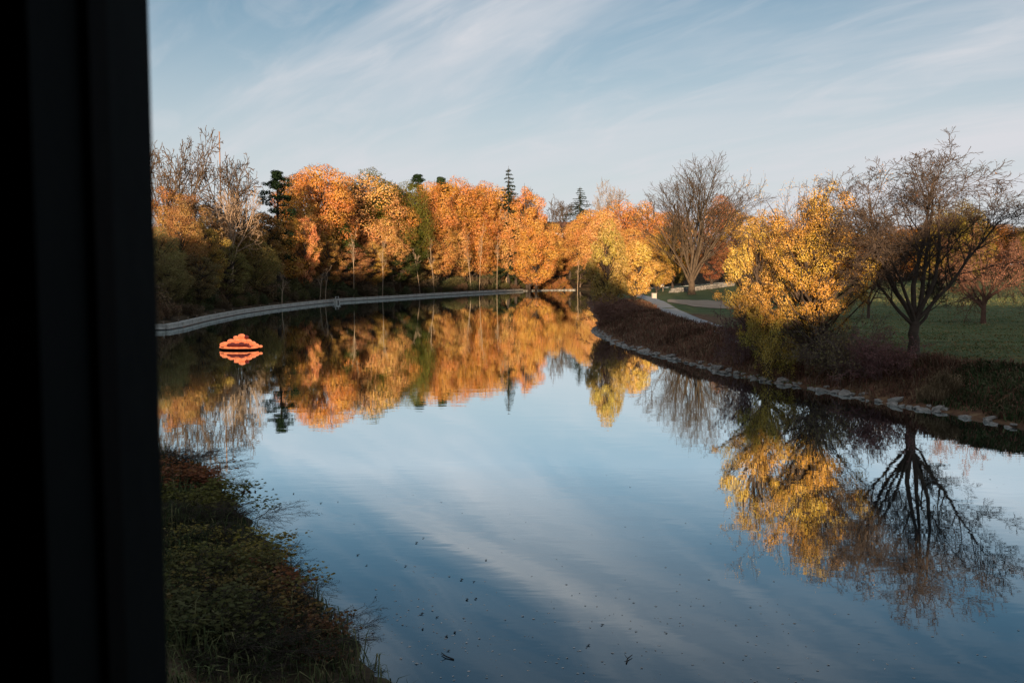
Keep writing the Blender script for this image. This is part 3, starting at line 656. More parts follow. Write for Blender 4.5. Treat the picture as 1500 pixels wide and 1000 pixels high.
rowsB = [(438, 245, 235, 60, BROWN, 0), (500, 262, 240, 56, BROWN, 1), (575, 262, 250, 50, (.30, .13, .03), 2), (512, 285, 214, 40, RUST, 0), (660, 262, 275, 60, RUST, 1), (700, 262, 285, 60, RUST, 2), (440, 262, 215, 40, (.3, .15, .04), 1)]
for px, top, y, wd, c, k in rowsB:
    far(LOOSE[k], px, top, y, wd, c, 'autumn_tree', 'thin rusty tree crowding behind the orange maples', group='thin rusty trees behind the maples')
LM_ = ['low orange tree in front of the pale house', 'golden orange tree directly right of the house', 'peach orange tree below the narrow spruce', 'orange tree under the bare rounded tree', 'deep orange tree forming the highest right part of the mound', 'orange tree between the mound and the vase shaped bare tree', 'golden orange tree behind the pale gold bushy tree', 'dull orange tree behind the footpath trees', 'orange brown tree behind the trunk of the vase shaped bare tree', 'small golden orange tree at the foot of the narrow spruce']
rowsM = [(815, 352, 300, 44, ORANGE, 4), (862, 300, 300, 52, (.58, .25, .07), 0), (885, 305, 285, 56, PEACH, 1), (908, 292, 305, 60, ORANGE, 2), (942, 292, 310, 62, (.60, .22, .055), 3), (975, 305, 300, 52, ORANGE, 4), (925, 330, 270, 60, (.58, .24, .075), 5), (960, 335, 262, 50, (.56, .26, .07), 0),
         (1000, 318, 300, 50, (.54, .24, .06), 1), (845, 322, 292, 40, (.58, .24, .075), 2)]
for (px, top, y, wd, c, k), lab in zip(rowsM, LM_):
    far(MAPLE[k], px, top, y, wd, c, 'maple_tree', lab, group='orange trees behind the bend')
for i, (px, top, y, tilt) in enumerate([(518, 330, 178, .05), (560, 345, 184, -.03), (636, 345, 202, .12), (615, 355, 198, -.06), (690, 340, 216, .1), (702, 322, 220, .02), (728, 335, 228, .03), (412, 398, 140, .05), (468, 392, 158, .0), (476, 388, 160, .04), (846, 378, 276, .08)]):
    x, y, H = by_px(px, top, max(y, wall_y(px) + 5))
    plant(SAPLING[i % 3], 'bare_sapling', 'slim pale bare sapling at the foot of the wood', 'sapling', x, y, H, 3.2, BROWN, (.34, .25, .17), 'pale saplings along the wood', rng.uniform(0, 6), lean=(0, tilt))
# brush along the top of the seawall
for i, p in enumerate(resample(WALL + [W(800, 425.3), W(850, 425)], 3.0)):
    for row in range(2):
        if rng.random() < .08: continue
        nx_, ny_ = -.97, .25
        off = 3.5 + row * 3.4 + rng.normal(0, .4); x, y = p[0] + nx_ * off + rng.normal(0, .6), p[1] + ny_ * off
        H = rng.uniform(1.0, 1.9) * (1 + .8 * row)
        c = [(.13, .09, .055), (.11, .10, .04), (.17, .10, .06), (.08, .09, .04)][rng.integers(4)]
        if 775 < 750 + F * x / y < 835: c = (.34, .13, .04); H *= .8
        elif 750 + F * x / y > 755: c = (.07, .07, .02)
        plant(BRUSH[rng.integers(3)], 'brush_shrub', 'tangled shrub in the band of brush above the seawall', 'shrub', x, y, H, H * rng.uniform(1.3, 1.8), c, (.10, .075, .055), 'shrubs above the seawall', rng.uniform(0, 6.3))
for (px, top, y, c), lab in zip([(540, 366, 186, (.36, .17, .04)), (575, 352, 192, (.05, .06, .02)), (755, 378, 258, (.05, .07, .02)), (820, 372, 292, (.40, .15, .05)), (796, 385, 285, (.42, .12, .04)), (508, 352, 182, (.34, .14, .06)), (850, 385, 285, (.08, .07, .025)), (720, 382, 246, (.10, .09, .03)), (600, 378, 200, (.09, .07, .03))], ['golden shrub under the peach orange maple', 'dark green shrub under the small dark green tree', 'green shrub under the bare forked tree', 'orange shrub in the sunlit gap below the house', 'red orange shrub at the sunlit water edge', 'salmon pink shrub beside the green leaved tree', 'olive shrub right of the sunlit gap', 'olive brown shrub left of the bare forked tree', 'brown shrub left of the leaning pale saplings']):
    x, y, H = by_px(px, top, max(y, wall_y(px + 22) + 7))
    plant(LOOSE[int(px) % 3], 'brush_shrub', lab, 'shrub', x, y, H, H * 1.1, c, (.11, .08, .06), 'tall shrubs under the maples', rng.uniform(0, 6.3))

# utility pole and house in the wood
x, y, H = by_px(326, 194, 175)
up = thing('utility_pole', 'slim wooden utility pole rising among bare trees', 'utility pole', (x, y, zg(x, y)))
T = Tubes(); T.add([(0, 0, -.5), (0, 0, H * .5), (0, 0, H)], [.15, .13, .10], 8); ob('shaft', T.mesh('shaft', surf('pole_wood', [(.20, .12, .08), (.28, .17, .11)], 3)), up)
ob('cap', box_mesh('cap', [(-.13, -.13, H, .13, .13, H + .12)], M['wood']), up)
hx, hy = at(815, 400, 322)[0], 322; hz = 11.6
hs = thing('hillside_house', 'pale house with brown roof half hidden by orange trees', 'house', (hx, hy, hz), R(8))
ob('wall', box_mesh('wall', [(-6, -4, -4, 6, 4, 6.6)], M['siding']), hs)
rm = bpy.data.meshes.new('roof'); rm.from_pydata([(-6.6, -4.7, 6.3), (6.6, -4.7, 6.3), (6.6, 4.7, 6.3), (-6.6, 4.7, 6.3), (-6.6, 0, 10.2), (6.6, 0, 10.2)], [], [(0, 1, 5, 4), (2, 3, 4, 5), (0, 4, 3), (1, 2, 5), (3, 2, 1, 0)]); rm.update(); rm.materials.append(M['roof'])
r_ = ob('roof', rm, hs); ob('chimney', box_mesh('chimney', [(-4.6, -2.2, 7.5, -3.5, -1.2, 11.6), (-4.7, -2.3, 11.6, -3.4, -1.1, 11.8)], M['siding']), r_)
for wx in (-4.2, -.6, 3):
    for wz in (.8, 3.9):
        wn = ob('window', box_mesh('window', [(wx - .75, -4.06, wz, wx + .75, -4.001, wz + 1.6)], M['white']), hs); ob('pane', box_mesh('pane', [(wx - .62, -4.09, wz + .12, wx + .62, -4.062, wz + 1.48)], M['glassy']), wn)
ob('eave_board', box_mesh('eave_board', [(-6.5, -4.62, 6.02, 6.5, -4.42, 6.28)], M['white']), hs)
ob('deck', box_mesh('deck', [(-7, -7, 2.4, 5, -4.1, 2.6)] + [(-7 + i * 3 - .1, -6.9, -6, -7 + i * 3 + .1, -6.7, 2.4) for i in range(5)], M['wood']), hs)

# ------------------------------------------------------------------ point of the park bank
PALEGOLD = (.60, .34, .09)
MID = [mk_lobe(100 + i, 8, 3.2, .5, 44, 15000, .16, lob=.24, shape='low') for i in range(2)]
PMB = dict(PB, rmin=.018, seg=[7, 5, 4, 3], kids=[9, 7, 5], sides=[6, 4, 3, 3], wob=[.06, .10, .14, .16], trop=[.06, .05, .04, .02], ang=[.42, .5, .6, .7], lr=[.60, .55, .5, .5])
def spot(px, py, z): return W(px, py, z)
def near_tree(kind, px, base_y, top, wpx, col, name, label, z=1.8, cat='tree', bark=DKBARK, rz=0, group=None, lean=(0, 0)):
    x, y = W(px, base_y, z); zt = at(px, top, y)[2]; zb = zg(x, y)
    return plant(kind, name, label, cat, x, y, zt - zb, wpx / F * y if wpx else None, col, bark, group, rz, lean=lean)
near_tree(MID[0], 890, 452, 322, 74, (.42, .27, .075), 'yellow_tree', 'olive gold leafy tree at the tip of the park bank', rz=1)
near_tree(MID[1], 930, 444, 345, 80, PALEGOLD, 'yellow_tree', 'pale gold bushy tree beside the start of the footpath', rz=2)
near_tree(LOOSE[1], 884, 448, 325, 44, (.13, .055, .035), 'wine_tree', 'dark wine red leaved tree among the gold ones at the tip', rz=.5)
near_tree(MID[0], 962, 428, 350, 62, (.40, .22, .05), 'yellow_tree', 'small orange gold tree behind the footpath bend', rz=3)
VASE = mk_bare(120, 3.2, .42, vase(9, 11.5, .22, .08, .62, 121, (.35, 1)), PMB)
near_tree(VASE, 1013, 431, 222, 205, GOLD, 'bare_tree', 'tall vase shaped bare tree behind the sandy patch', bark=(.085, .062, .042), rz=1.2)
near_tree(LOOSE[2], 985, 424, 318, 60, (.42, .22, .05), 'gold_tree', 'thin gold leaved tree at the foot of the vase shaped bare tree', rz=0)
near_tree(LOOSE[0], 1042, 426, 340, 66, (.26, .09, .045), 'rust_tree', 'reddish brown small tree beside the sandy patch', rz=0)
near_tree(MAPLE[1], 1056, 420, 283, 76, RUST, 'rust_tree', 'rust brown round tree behind the big yellow tree', rz=2)
near_tree(LOOSE[1], 1085, 425, 300, 70, (.42, .20, .05), 'gold_tree', 'pale orange tree between the rust brown tree and the big yellow one', rz=1)
near_tree(MID[1], 985, 420, 385, 60, (.16, .13, .04), 'olive_tree', 'low olive tree behind the pale stone wall', rz=1)
SM2 = [m.copy() for m in SM[:3]]
for m in SM2: m.materials[0] = M['shadedstone']
# stone wall, sign and boxes behind the sandy patch
wx0, wy0 = W(984, 427, 2.0); wx1, wy1 = W(1075, 422, 2.2)
sw2 = thing('stone_wall', 'low pale rough stone wall beyond the sandy patch', 'stone wall', (wx0, wy0, zg(wx0, wy0)))
for i in range(34):
    for row in range(2):
        t = (i + .5 * (row % 2) + rng.uniform(-.1, .1)) / 34; x, y = wx0 + (wx1 - wx0) * t, wy0 + (wy1 - wy0) * t
        s = rng.uniform(.9, 1.25) * .95
        o = ob('stone', SM2[rng.integers(3)], sw2, (x - wx0, y - wy0, .2 + row * .45 + zg(x, y) - zg(wx0, wy0)), (rng.normal(0, .15), rng.normal(0, .15), rng.uniform(0, 6)), (s, s, s * 1.25))
x, y = W(967, 424, 2.2); sg = thing('park_sign', 'small white park sign on posts beside the gold trees', 'sign', (x, y, zg(x, y)), .3)
ob('board', box_mesh('board', [(-.8, -.05, 1.0, .8, .05, 1.9)], M['white']), sg)
for s in (-.65, .65): ob('post', box_mesh('post', [(s - .06, .051, -.3, s + .06, .17, 2.0)], M['wood']), sg)
x, y = W(958, 433, 2.1); ub = thing('utility_box', 'pale utility box at the end of the footpath', 'utility box', (x, y, zg(x, y)), .2)
ob('cabinet', box_mesh('cabinet', [(-.35, -.25, -.1, .35, .25, .8)], M['siding']), ub); ob('lid', box_mesh('lid', [(-.4, -.3, .8, .4, .3, .88)], M['siding']), ub)

# ------------------------------------------------------------------ trees behind the lawn
for i in range(26):
    px = 1100 + i * 19 + rng.normal(0, 6); y = rng.uniform(215, 285); top = 335 + rng.normal(0, 10) - (18 if 1370 < px < 1440 else 0) - (16 if 1470 < px < 1500 else 0)
    c = [(.30, .11, .028), (.36, .15, .035), (.22, .10, .04), (.34, .13, .025), (.20, .13, .03)][rng.integers(5)]
    far(MAPLE[i % 6] if i % 3 else LOOSE[i % 3], px, top, y, rng.uniform(45, 75), c, 'autumn_tree', 'orange brown tree in the treeline behind the lawn', group='treeline behind the lawn')
for i in range(20):
    px = 1090 + i * 24 + rng.normal(0, 7); y = rng.uniform(205, 226); x, y, H = by_px(px, 395 + rng.normal(0, 6), y)
    plant(BRUSH[i % 3], 'hedge_shrub', 'dark shrub at the edge of the lawn beneath the treeline', 'shrub', x, y, max(H, 1.5), rng.uniform(5, 9), [(.05, .045, .025), (.09, .05, .03), (.06, .07, .025)][i % 3], (.08, .06, .05), 'shrubs below the treeline', rng.uniform(0, 6))
for px, top in ((1412, 290), (1380, 300)):
    far(MAPLE[3], px, top, 175, 62, (.22, .15, .03), 'olive_tree', 'olive gold round tree ' + ('right behind the crown of the bare park tree' if px == 1380 else 'above the reddish brown twiggy tree'))
PR = dict(PB, rmin=.010, seg=[6, 5, 4, 3], kids=[8, 7, 6], sides=[6, 4, 3, 3], trop=[.0, -.02, -.04, -.06], wob=[.14, .18, .2, .2], ang=[.8, .8, .8, .8])
CRAB = mk_bare(130, 1.6, .24, vase(9, 4.4, .12, .5, 1.25, 131, (.6, 1)), PR, leaves=5500, lsize=.09)
near_tree(CRAB, 1440, 474, 322, 165, (.30, .13, .08), 'crab_apple_tree', 'dark reddish brown twiggy round tree behind the bare park tree', z=1.9, bark=(.16, .085, .06), rz=.7)
near_tree(CRAB, 1272, 466, 345, 105, (.24, .13, .07), 'crab_apple_tree', 'brown twiggy tree between the big yellow tree and the bare park tree', z=1.9, bark=(.13, .085, .065), rz=2.7)

# ------------------------------------------------------------------ the bare park tree
PH = dict(PB, rmin=.009, seg=[8, 6, 4, 3, 2], kids=[9, 8, 6, 3], wob=[.085, .13, .16, .18, .2], trop=[.05, .035, .02, .01, 0], ang=[.62, .68, .72, .8], lr=[.50, .50, .50, .55], rr=.5, t0=[.34, .2, .15, .2])
limbs = [(.10, .92, 3.4, .085, .80), (3.25, .74, 4.6, .10, .86), (2.6, .46, 7.8, .12, 1.0), (.5, .42, 7.6, .115, 1.0), (1.6, .24, 8.8, .125, .98), (-1.2, .34, 7.6, .11, .98), (-2.6, .68, 6.4, .09, .93), (4.0, .62, 6.4, .09, .95), (-.4, .48, 6.8, .10, .95), (.9, .60, 6.0, .085, .93)]
PARK = mk_bare(143, 2.1, .25, limbs, PH, leaves=260, lsize=.09)
near_tree(PARK, 1338, 519, 182, 335, (.20, .085, .03), 'bare_tree', 'large bare spreading tree standing on the lawn near the bank', z=1.75, bark=(.085, .062, .048), rz=0)

# ------------------------------------------------------------------ the big yellow tree over the water
PY = dict(PB, rmin=.010, seg=[7, 5, 4, 3], kids=[10, 8, 6], sides=[6, 4, 3, 3], wob=[.10, .15, .18, .2], trop=[.03, .01, -.02, -.04], ang=[.7, .75, .8, .8], lr=[.55, .52, .5, .5], leaf_from=2)
YL = mk_lobe(150, 10, 3.7, 1.2, 150, 42000, .078, lob=.125, rag=.34)
near_tree(YL, 1192, 521, 262, 176, (.60, .315, .065), 'yellow_tree', 'big golden yellow tree on the bank between footpath and bare park tree', z=1.5, bark=(.075, .055, .042), rz=.3)
YL2 = mk_lobe(152, 8, 3.1, .5, 105, 32000, .078, lob=.14, shape='low', rag=.36)
near_tree(YL2, 1124, 518, 308, 138, (.62, .35, .085), 'yellow_tree', 'pale yellow leaning tree in front of the big golden one', z=1.3, bark=(.075, .055, .042), rz=0, lean=(.04, -.08))
YT = mk_bare(156, 2.0, .12, vase(9, 7.0, .07, .05, .6, 157, (.4, 1)), dict(PY, kids=[7, 5, 4]), leaves=9000, lsize=.075)
near_tree(YT, 1190, 520, 246, 235, (.58, .31, .065), 'yellow_tree', 'thin twiggy tree whose bare tips stick out of the golden crown', z=1.5, bark=(.085, .06, .045), rz=1.0)
YL3 = mk_bare(154, .5, .06, vase(8, 2.9, .035, .4, 1.35, 155, (.4, 1)), dict(PY, trop=[.02, .01, 0, 0], kids=[7, 5, 4]), leaves=11000, lsize=.08)
near_tree(YL3, 1126, 537, 446, 105, (.50, .35, .07), 'yellow_shrub', 'low yellow green bush hanging over the water edge', z=.8, cat='bush', bark=(.09, .065, .05), rz=1.0, lean=(.10, -.05))
PTW = dict(PS, rmin=.009, seg=[6, 4, 3], kids=[8, 5], r0=.022, wob=[.16, .22, .25], trop=[-.05, -.06, -.08])
TANG = [mk_shrub(160 + i, 2.3, 1.7, 26, PTW, 2200, .10, tilt=(.1, 1.1)) for i in range(2)]
for px, by, top, wpx, c, b, lab in [(1240, 541, 462, 110, (.24, .18, .09), (.17, .125, .10), 'grey brown twig thicket beneath the big yellow tree'), (1295, 549, 488, 100, (.24, .11, .10), (.20, .11, .10), 'rounded purplish bramble mound beside the bare park tree'),
                                   (1180, 531, 445, 90, (.24, .20, .07), (.15, .11, .09), 'dark olive thicket under the yellow trees'), (1085, 520, 440, 60, (.2, .1, .1), (.18, .11, .10), 'purplish twiggy sapling beside the end of the footpath'),
                                   (905, 470, 434, 80, (.25, .12, .085), (.22, .12, .09), 'reddish brown brush mound at the tip of the park bank')]:
    near_tree(TANG[int(px) % 2], px, by, top, wpx, c, 'bramble_thicket', lab, z=1.0, cat='thicket', bark=b, rz=px)

# brown brush covering the park bank: nobody could count it
def brush_cover(name, n, region, cols, hgt, label, seed, wdt=.03):
    rng = np.random.default_rng(seed); V, P = [], region(rng, n)
    z, s, _ = terrain(P[:, 0], P[:, 1]); m = len(P); P3 = np.column_stack([P, z - .03])
    az = rng.uniform(0, 6.3, m); h = hgt * rng.uniform(.35, 1.2, m) * (0.6 + .6 * (np.sin(P[:, 0] * .9 + 2 * np.sin(P[:, 1] * .7)) * .5 + .5)); out = h * rng.uniform(.3, 1.3, m)
    d = np.column_stack([np.cos(az), np.sin(az), np.zeros(m)]); sd_ = np.column_stack([-np.sin(az), np.cos(az), np.zeros(m)]) * wdt * rng.uniform(.5, 1.4, (m, 1))
    mid = P3 + d * out[:, None] * .4 + UP * h[:, None] * .8; end = P3 + d * out[:, None] + UP * (h * rng.uniform(.55, 1.05, m))[:, None]
    V = np.stack([P3 - sd_, P3 + sd_, mid + sd_ * .8, mid - sd_ * .8, end], 1).reshape(-1, 3)
    b = np.arange(m)[:, None] * 5; Fl = np.concatenate([b + np.array([[0, 1, 2, 3]]), b + np.array([[3, 2, 4]])], 1).ravel()
    cnt = np.tile([4, 3], m); me = raw_mesh(name, V, Fl, cnt)
    mt, nt = newmat(name); ge = nt.nodes.new('ShaderNodeNewGeometry'); c = ramp(nt, ge.outputs['Random Per Island'], [(i / (len(cols) - 1), cc) for i, cc in enumerate(cols)])
    tcn = nt.nodes.new('ShaderNodeTexCoord'); c = mixc(nt, 1.0, c, ramp(nt, noise(nt, tcn.outputs['Object'], .45, 3), [(.35, .6), (.65, 1.35)]), 'MULTIPLY')
    df = nt.nodes.new('ShaderNodeBsdfDiffuse'); nt.links.new(c, df.inputs[0]); finish(nt, df.outputs[0]); me.materials.append(mt)
    return tag(ob(name, me), label, 'ground cover', kind='stuff')
RL = resample(RIGHT[4:20], .25)
def bank_region(smin, smax, pxr=(0, 9999)):
    tn = norm(np.gradient(RL, axis=0)); ok = np.array([pxr[0] < 750 + F * p[0] / max(p[1], 1) < pxr[1] for p in RL])
    L, t = RL[ok], tn[ok]
    def f(rng, n):
        i = rng.integers(len(L), size=n); s = smin + (smax - smin) * rng.random(n) ** .8
        wk = np.clip((L[i][:, 1] - 55) / 35, 0, 1); s = s * (1 + .35 * wk)
        return np.column_stack([L[i][:, 0] + t[i][:, 1] * s, L[i][:, 1] - t[i][:, 0] * s]) + rng.normal(0, .1, (n, 2))
    return f
brush_cover('bank_brush', 46000, bank_region(.35, 5.2), [(.07, .045, .03), (.16, .075, .05), (.21, .10, .07), (.12, .085, .05), (.26, .18, .12)], .50, 'reddish brown dead brush covering the park bank', 3, .022)
brush_cover('bank_weeds', 16000, bank_region(.5, 4.6, (1330, 1700)), [(.03, .05, .022), (.06, .09, .035), (.09, .11, .05), (.15, .14, .08)], .40, 'dark green weeds on the bank below the lawn', 4, .025)
brush_cover('dry_grass', 2600, bank_region(.8, 2.2, (1325, 1362)), [(.16, .11, .06), (.24, .17, .10), (.30, .22, .13)], .95, 'pale dry grass tuft at the water edge', 6, .014)
def lawn_region(rng, n):
    px = rng.uniform(1150, 1620, n); py = 425 + 110 * rng.random(n) ** 1.5
    return np.array([W(a, b, 1.8) for a, b in zip(px, py)])
def litter(name, n, region, size, label, seed, col):
    rng = np.random.default_rng(seed); P = region(rng, n); z, s, _ = terrain(P[:, 0], P[:, 1]); k = s > .3; P, z = P[k], z[k]
    o = tag(ob(name, leaf_mesh(name, np.column_stack([P, z + .03]), UP + rng.normal(0, .35, (len(P), 3)), size * rng.uniform(.5, 1.4, len(P)), rng, .7, M['leaf'])), label, 'fallen leaves', kind='stuff'); o.color = (*col, 1)
litter('fallen_leaves', 15000, lawn_region, .15, 'fallen leaves scattered over the lawn', 8, (.26, .18, .08))
def far_lawn(rng, n):
    px = rng.uniform(1080, 1640, n); py = 417 + 100 * rng.random(n) ** 1.7
    return np.array([W(a, b, 1.9 + (2.0 if b < 424 else 0)) for a, b in zip(px, py)])
brush_cover('lawn_grass', 60000, far_lawn, [(.06, .09, .03), (.10, .13, .045), (.15, .17, .065), (.24, .22, .11)], .085, 'short mown grass of the park lawn', 12, .035)
litter('bank_leaves', 9000, bank_region(.5, 5.5), .13, 'red brown fallen leaves caught in the bank brush', 9, (.30, .11, .06))

# ------------------------------------------------------------------ bushes on the near bank below the window
PN = dict(PS, rmin=.004, seg=[6, 4, 3], kids=[11, 7], sides=[4, 3, 3], r0=.014, wob=[.12, .18, .2], trop=[-.03, -.04, -.05], lr=[.45, .45], ang=[.6, .65])
FEATHER = [mk_shrub(200 + i, 1.7, 1.2, 30, PN, 9000, .035, tilt=(.2, 1.15), asp=.35) for i in range(2)]
LEAFY = [mk_shrub(210 + i, 1.8, 1.2, 22, dict(PN, kids=[8, 5]), 3000, .125, tilt=(.1, .9), asp=.85) for i in range(2)]
WEEDY = [mk_shrub(220 + i, 1.3, 1.2, 40, PN, 7500, .05, tilt=(.1, 1.3), asp=.45) for i in range(2)]
def bush(kind, px, top, y, wpx, col, label, bark=(.05, .038, .03), rz=0, group=None):
    x = at(px, 700, y)[0]; zt = at(px, top, y)[2]; zb = max(zg(x, y), 0.05)
    plant(kind, 'bank_bush', label, 'bush', x, y, max(zt - zb, .6), wpx / F * y, col, bark, group, rz, z=zb - .05)
bush(FEATHER[0], 268, 655, 29.5, 150, (0.086, 0.055, 0.035), 'dark twiggy bush reaching over the water beside the window frame', rz=0)
bush(LEAFY[1], 258, 682, 26.5, 120, (0.223, 0.082, 0.039), 'bush with rusty leaves below the dark twiggy one', rz=2)
bush(LEAFY[0], 290, 727, 24, 130, (0.129, 0.119, 0.035), 'yellow green leafed bush beside the window frame', rz=1)
bush(FEATHER[1], 319, 765, 22.6, 170, (0.066, 0.043, 0.031), 'dark feathery bush with fine twigs over the water', rz=3)
bush(LEAFY[1], 323, 814, 19.6, 160, (0.257, 0.200, 0.058), 'bush with pale yellow round leaves at the water edge', rz=0)
bush(LEAFY[0], 340, 864, 17.9, 150, (0.257, 0.178, 0.055), 'taller bush with yellow leaves leaning to the river', rz=1.2)
bush(LEAFY[0], 352, 899, 17.0, 160, (0.223, 0.096, 0.047), 'bush with mixed red and yellow leaves leaning to the river', rz=4)
bush(FEATHER[0], 390, 942, 16.3, 150, (0.070, 0.043, 0.031), 'low feathery dark bush at the foot of the bank', rz=5)
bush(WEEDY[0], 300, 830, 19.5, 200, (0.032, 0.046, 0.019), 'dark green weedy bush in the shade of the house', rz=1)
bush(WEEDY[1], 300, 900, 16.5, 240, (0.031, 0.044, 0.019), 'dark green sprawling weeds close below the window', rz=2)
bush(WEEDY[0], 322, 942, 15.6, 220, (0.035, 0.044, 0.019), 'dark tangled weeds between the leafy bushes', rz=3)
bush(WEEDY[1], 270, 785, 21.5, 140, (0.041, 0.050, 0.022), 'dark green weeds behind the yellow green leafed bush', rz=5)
bush(LEAFY[0], 319, 854, 18.0, 140, (0.172, 0.148, 0.047), 'olive leafed bush in the middle of the bank tangle', rz=2.5)
bush(LEAFY[1], 321, 899, 16.3, 130, (0.146, 0.104, 0.039), 'brown and olive leafed bush low in the bank tangle', rz=3.4)
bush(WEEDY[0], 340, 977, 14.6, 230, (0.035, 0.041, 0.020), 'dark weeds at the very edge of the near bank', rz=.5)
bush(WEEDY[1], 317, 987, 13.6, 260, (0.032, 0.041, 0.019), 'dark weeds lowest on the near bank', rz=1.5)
bush(LEAFY[1], 300, 867, 17.0, 170, (0.111, 0.104, 0.039), 'small leafed green bush half lost in dark weeds', rz=4.4)
bush(LEAFY[0], 324, 919, 15.4, 170, (0.172, 0.126, 0.047), 'straw and olive leafed bush beneath the yellow ones', rz=5.4)
bush(LEAFY[1], 373, 919, 15.3, 150, (0.206, 0.111, 0.047), 'brown yellow leafed bush beside the low feathery one', rz=.9)
bush(LEAFY[0], 428, 949, 14.9, 130, (0.163, 0.082, 0.043), 'reddish leafed bush lowest at the river edge', rz=2.2)
bush(FEATHER[1], 453, 952, 15.4, 150, (0.078, 0.047, 0.035), 'feathery dark bush farthest out over the river', rz=1.9)
bush(FEATHER[0], 388, 862, 17.8, 130, (0.078, 0.047, 0.035), 'thin feathery bush behind the taller yellow leafed bush', rz=.4)
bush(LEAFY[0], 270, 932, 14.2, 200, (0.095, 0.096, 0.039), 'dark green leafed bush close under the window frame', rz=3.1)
def near_region(rng, n):
    x = rng.uniform(-14, 0, n); y = rng.uniform(9, 33, n); return np.column_stack([x, y])
def keep_land(rng, n):
    P = near_region(rng, n * 2); z, s, l = terrain(P[:, 0], P[:, 1]); k = (s > .2) & l; return P[k]
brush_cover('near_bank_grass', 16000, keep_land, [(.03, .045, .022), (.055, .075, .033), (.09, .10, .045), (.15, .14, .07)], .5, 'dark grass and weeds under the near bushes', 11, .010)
T = Tubes()
cx, cy = at(333, 745, 24.3)[0], 24.3
st = thing('leafy_sprig', 'lone sprig with dark leaves standing up over the water', 'plant', (cx, cy, .02))
T.add([(0, 0, 0), (.10, 0, .35), (.28, 0, .62), (.46, 0, .74)], [.012, .010, .008, .005], 4); T.add([(-.1, 0, 0), (-.1, 0, .5), (-.02, 0, .9)], [.01, .008, .005], 4); ob('stem', T.mesh('stem', M['bark']), st).color = (.05, .035, .03, 1)
g = np.random.default_rng(3); o = ob('foliage', leaf_mesh('foliage', np.array([(.46, 0, .74)]) + g.normal(0, .08, (9, 3)), g.normal(size=(9, 3)) + UP, .13, g, .7, M['leaf']), st); o.color = (.07, .035, .022, 1)

# ------------------------------------------------------------------ floating things
rx, ry = W(352, 512)  # added object; its glow stands in for a bright reflected patch
added_float = thing('glow_standin', 'made up float of glowing orange blobs standing in for a bright reflection', 'added_float', (rx, ry, 0), R(-4))
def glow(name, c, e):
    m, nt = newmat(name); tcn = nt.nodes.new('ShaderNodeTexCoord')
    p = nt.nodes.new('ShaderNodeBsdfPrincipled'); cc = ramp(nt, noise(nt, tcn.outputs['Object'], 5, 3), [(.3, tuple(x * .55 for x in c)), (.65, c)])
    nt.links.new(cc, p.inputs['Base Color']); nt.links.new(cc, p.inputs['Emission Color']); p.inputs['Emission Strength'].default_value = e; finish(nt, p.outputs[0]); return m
LA, LB = glow('orange_glow', (.92, .22, .075), .62), glow('red_glow', (.34, .045, .025), .10)  # self-glow replaces sunlit brightness; nothing here is a lamp
def blob(rx_, ry_, rz_, seed=0, n=14):
    import bmesh
    bm = bmesh.new(); bmesh.ops.create_uvsphere(bm, u_segments=n, v_segments=9, radius=1); gg = random.Random(seed)
    for v in bm.verts:
        k = 1 + .05 * math.cos(7 * math.atan2(v.co.y, v.co.x)); v.co.x *= rx_ * k; v.co.y *= ry_ * k; v.co.z *= rz_
    me = bpy.data.meshes.new('glow_blob'); bm.to_mesh(me); bm.free(); 
    for p in me.polygons: p.use_smooth = True
    return me
T = Tubes(); a = np.linspace(0, 2 * math.pi, 25); T.add(np.column_stack([1.5 * np.cos(a) - .1, .9 * np.sin(a), .21 + 0 * a]), .075, 8); ob('float_ring', T.mesh('float_ring', LA), added_float)
ob('deck', box_mesh('deck', [(-1.3, -.75, .22, 1.1, .75, .28)], LB), added_float)
hull = Tubes(); hull.add(np.column_stack([1.42 * np.cos(a) - .1, .84 * np.sin(a), .02 + 0 * a]), .13, 8); ob('hull', hull.mesh('hull', M['rubber']), added_float)  # dark ring added to set the float off from its mirror image
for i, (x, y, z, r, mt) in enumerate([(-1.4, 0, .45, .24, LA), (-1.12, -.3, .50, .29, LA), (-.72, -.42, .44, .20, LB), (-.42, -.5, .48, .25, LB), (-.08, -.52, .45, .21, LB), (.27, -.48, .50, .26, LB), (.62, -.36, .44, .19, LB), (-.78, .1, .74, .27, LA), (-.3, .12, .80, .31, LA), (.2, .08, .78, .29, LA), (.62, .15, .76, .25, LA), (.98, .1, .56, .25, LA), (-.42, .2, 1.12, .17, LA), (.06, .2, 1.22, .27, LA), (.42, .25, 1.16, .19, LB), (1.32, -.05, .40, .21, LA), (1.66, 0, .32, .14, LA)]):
    me = blob(r * 1.1, r, r * .85, i); me.materials.append(mt); ob('glow_blob', me, added_float, (x, y, z * .86), (0, 0, 0), (1, 1, .9))
rng = np.random.default_rng(77)
n = 420; px = rng.uniform(330, 1500, n); py = 690 + 310 * rng.random(n) ** .7
cl_ = rng.random(n) < .6; px[cl_] = rng.choice([590, 700, 820, 960, 1130, 640], cl_.sum()) + rng.normal(0, 55, cl_.sum()); py[cl_] = np.clip(930 + rng.normal(0, 45, cl_.sum()), 700, 1010)
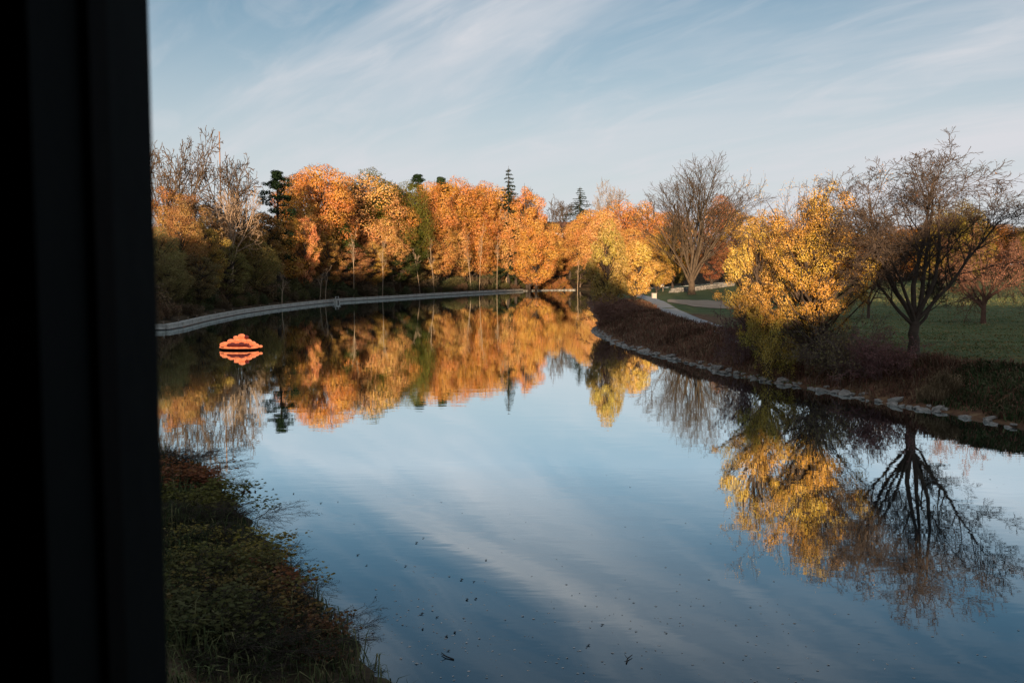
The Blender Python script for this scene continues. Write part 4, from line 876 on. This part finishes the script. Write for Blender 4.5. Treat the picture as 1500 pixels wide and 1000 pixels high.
Pw = np.array([(*W(a, b), .004) for a, b in zip(px, py)]); _, sdist, _ = terrain(Pw[:, 0], Pw[:, 1]); Pw = Pw[sdist < -.4]
lm, lnt = newmat('wet_leaf'); ge = lnt.nodes.new('ShaderNodeNewGeometry'); lc = ramp(lnt, ge.outputs['Random Per Island'], [(0, (.20, .22, .22)), (.5, (.30, .31, .30)), (1, (.42, .42, .40))]); dd = lnt.nodes.new('ShaderNodeBsdfPrincipled'); lnt.links.new(lc, dd.inputs['Base Color']); dd.inputs['Roughness'].default_value = .35; finish(lnt, dd.outputs[0])
tag(ob('drifting_leaves', leaf_mesh('drifting_leaves', Pw, np.tile(UP, (len(Pw), 1)), .055 * rng.uniform(.5, 1.4, len(Pw)), rng, .7, lm)), 'pale flecks of leaves drifting on the water', 'leaves', kind='stuff')
dk = surf('wet_dark_leaf', [(.015, .012, .01), (.03, .022, .016)], 6, .6, 0)
LM = leaf_mesh('leaf', [(0, 0, .008), (.012, .006, .014), (-.018, -.012, .012)], [(0, .2, 1), (.3, 0, 1), (-.2, .2, 1)], .055, np.random.default_rng(1), .6, dk)
for a, b in [(524, 813), (537, 828), (594, 829), (550, 874), (684, 878), (697, 877), (618, 899), (640, 904), (619, 921), (654, 932), (666, 926), (657, 953), (882, 915), (862, 945), (610, 795), (620, 788), (712, 820), (676, 849), (694, 852), (470, 737), (495, 735), (400, 716), (430, 723)]:
    x, y = W(a, b); s = rng.uniform(.7, 1.4)
    tag(ob('floating_leaf', LM, None, (x, y, .004), (0, 0, rng.uniform(0, 6.3)), (s, s, s)), 'dark curled leaf afloat on the open river', 'leaf', 'dark leaves afloat on the river')
for a, b, rz, lab in [(655, 962, 2.4, 'short dark twig floating on the river between the drifting leaves'), (921, 966, 1.2, 'dark forked twig floating far from the other floating twig')]:
    x, y = W(a, b); T = Tubes(); T.add([(-.16, 0, .01), (0, .02, .02), (.16, -.02, .03)], [.012, .012, .006], 5); T.add([(0, .02, .02), (.06, .09, .06)], [.008, .004], 4)
    me = T.mesh('floating_twig', dk); tag(ob('floating_twig', me, None, (x, y, 0), (0, 0, rz)), lab, 'twig')
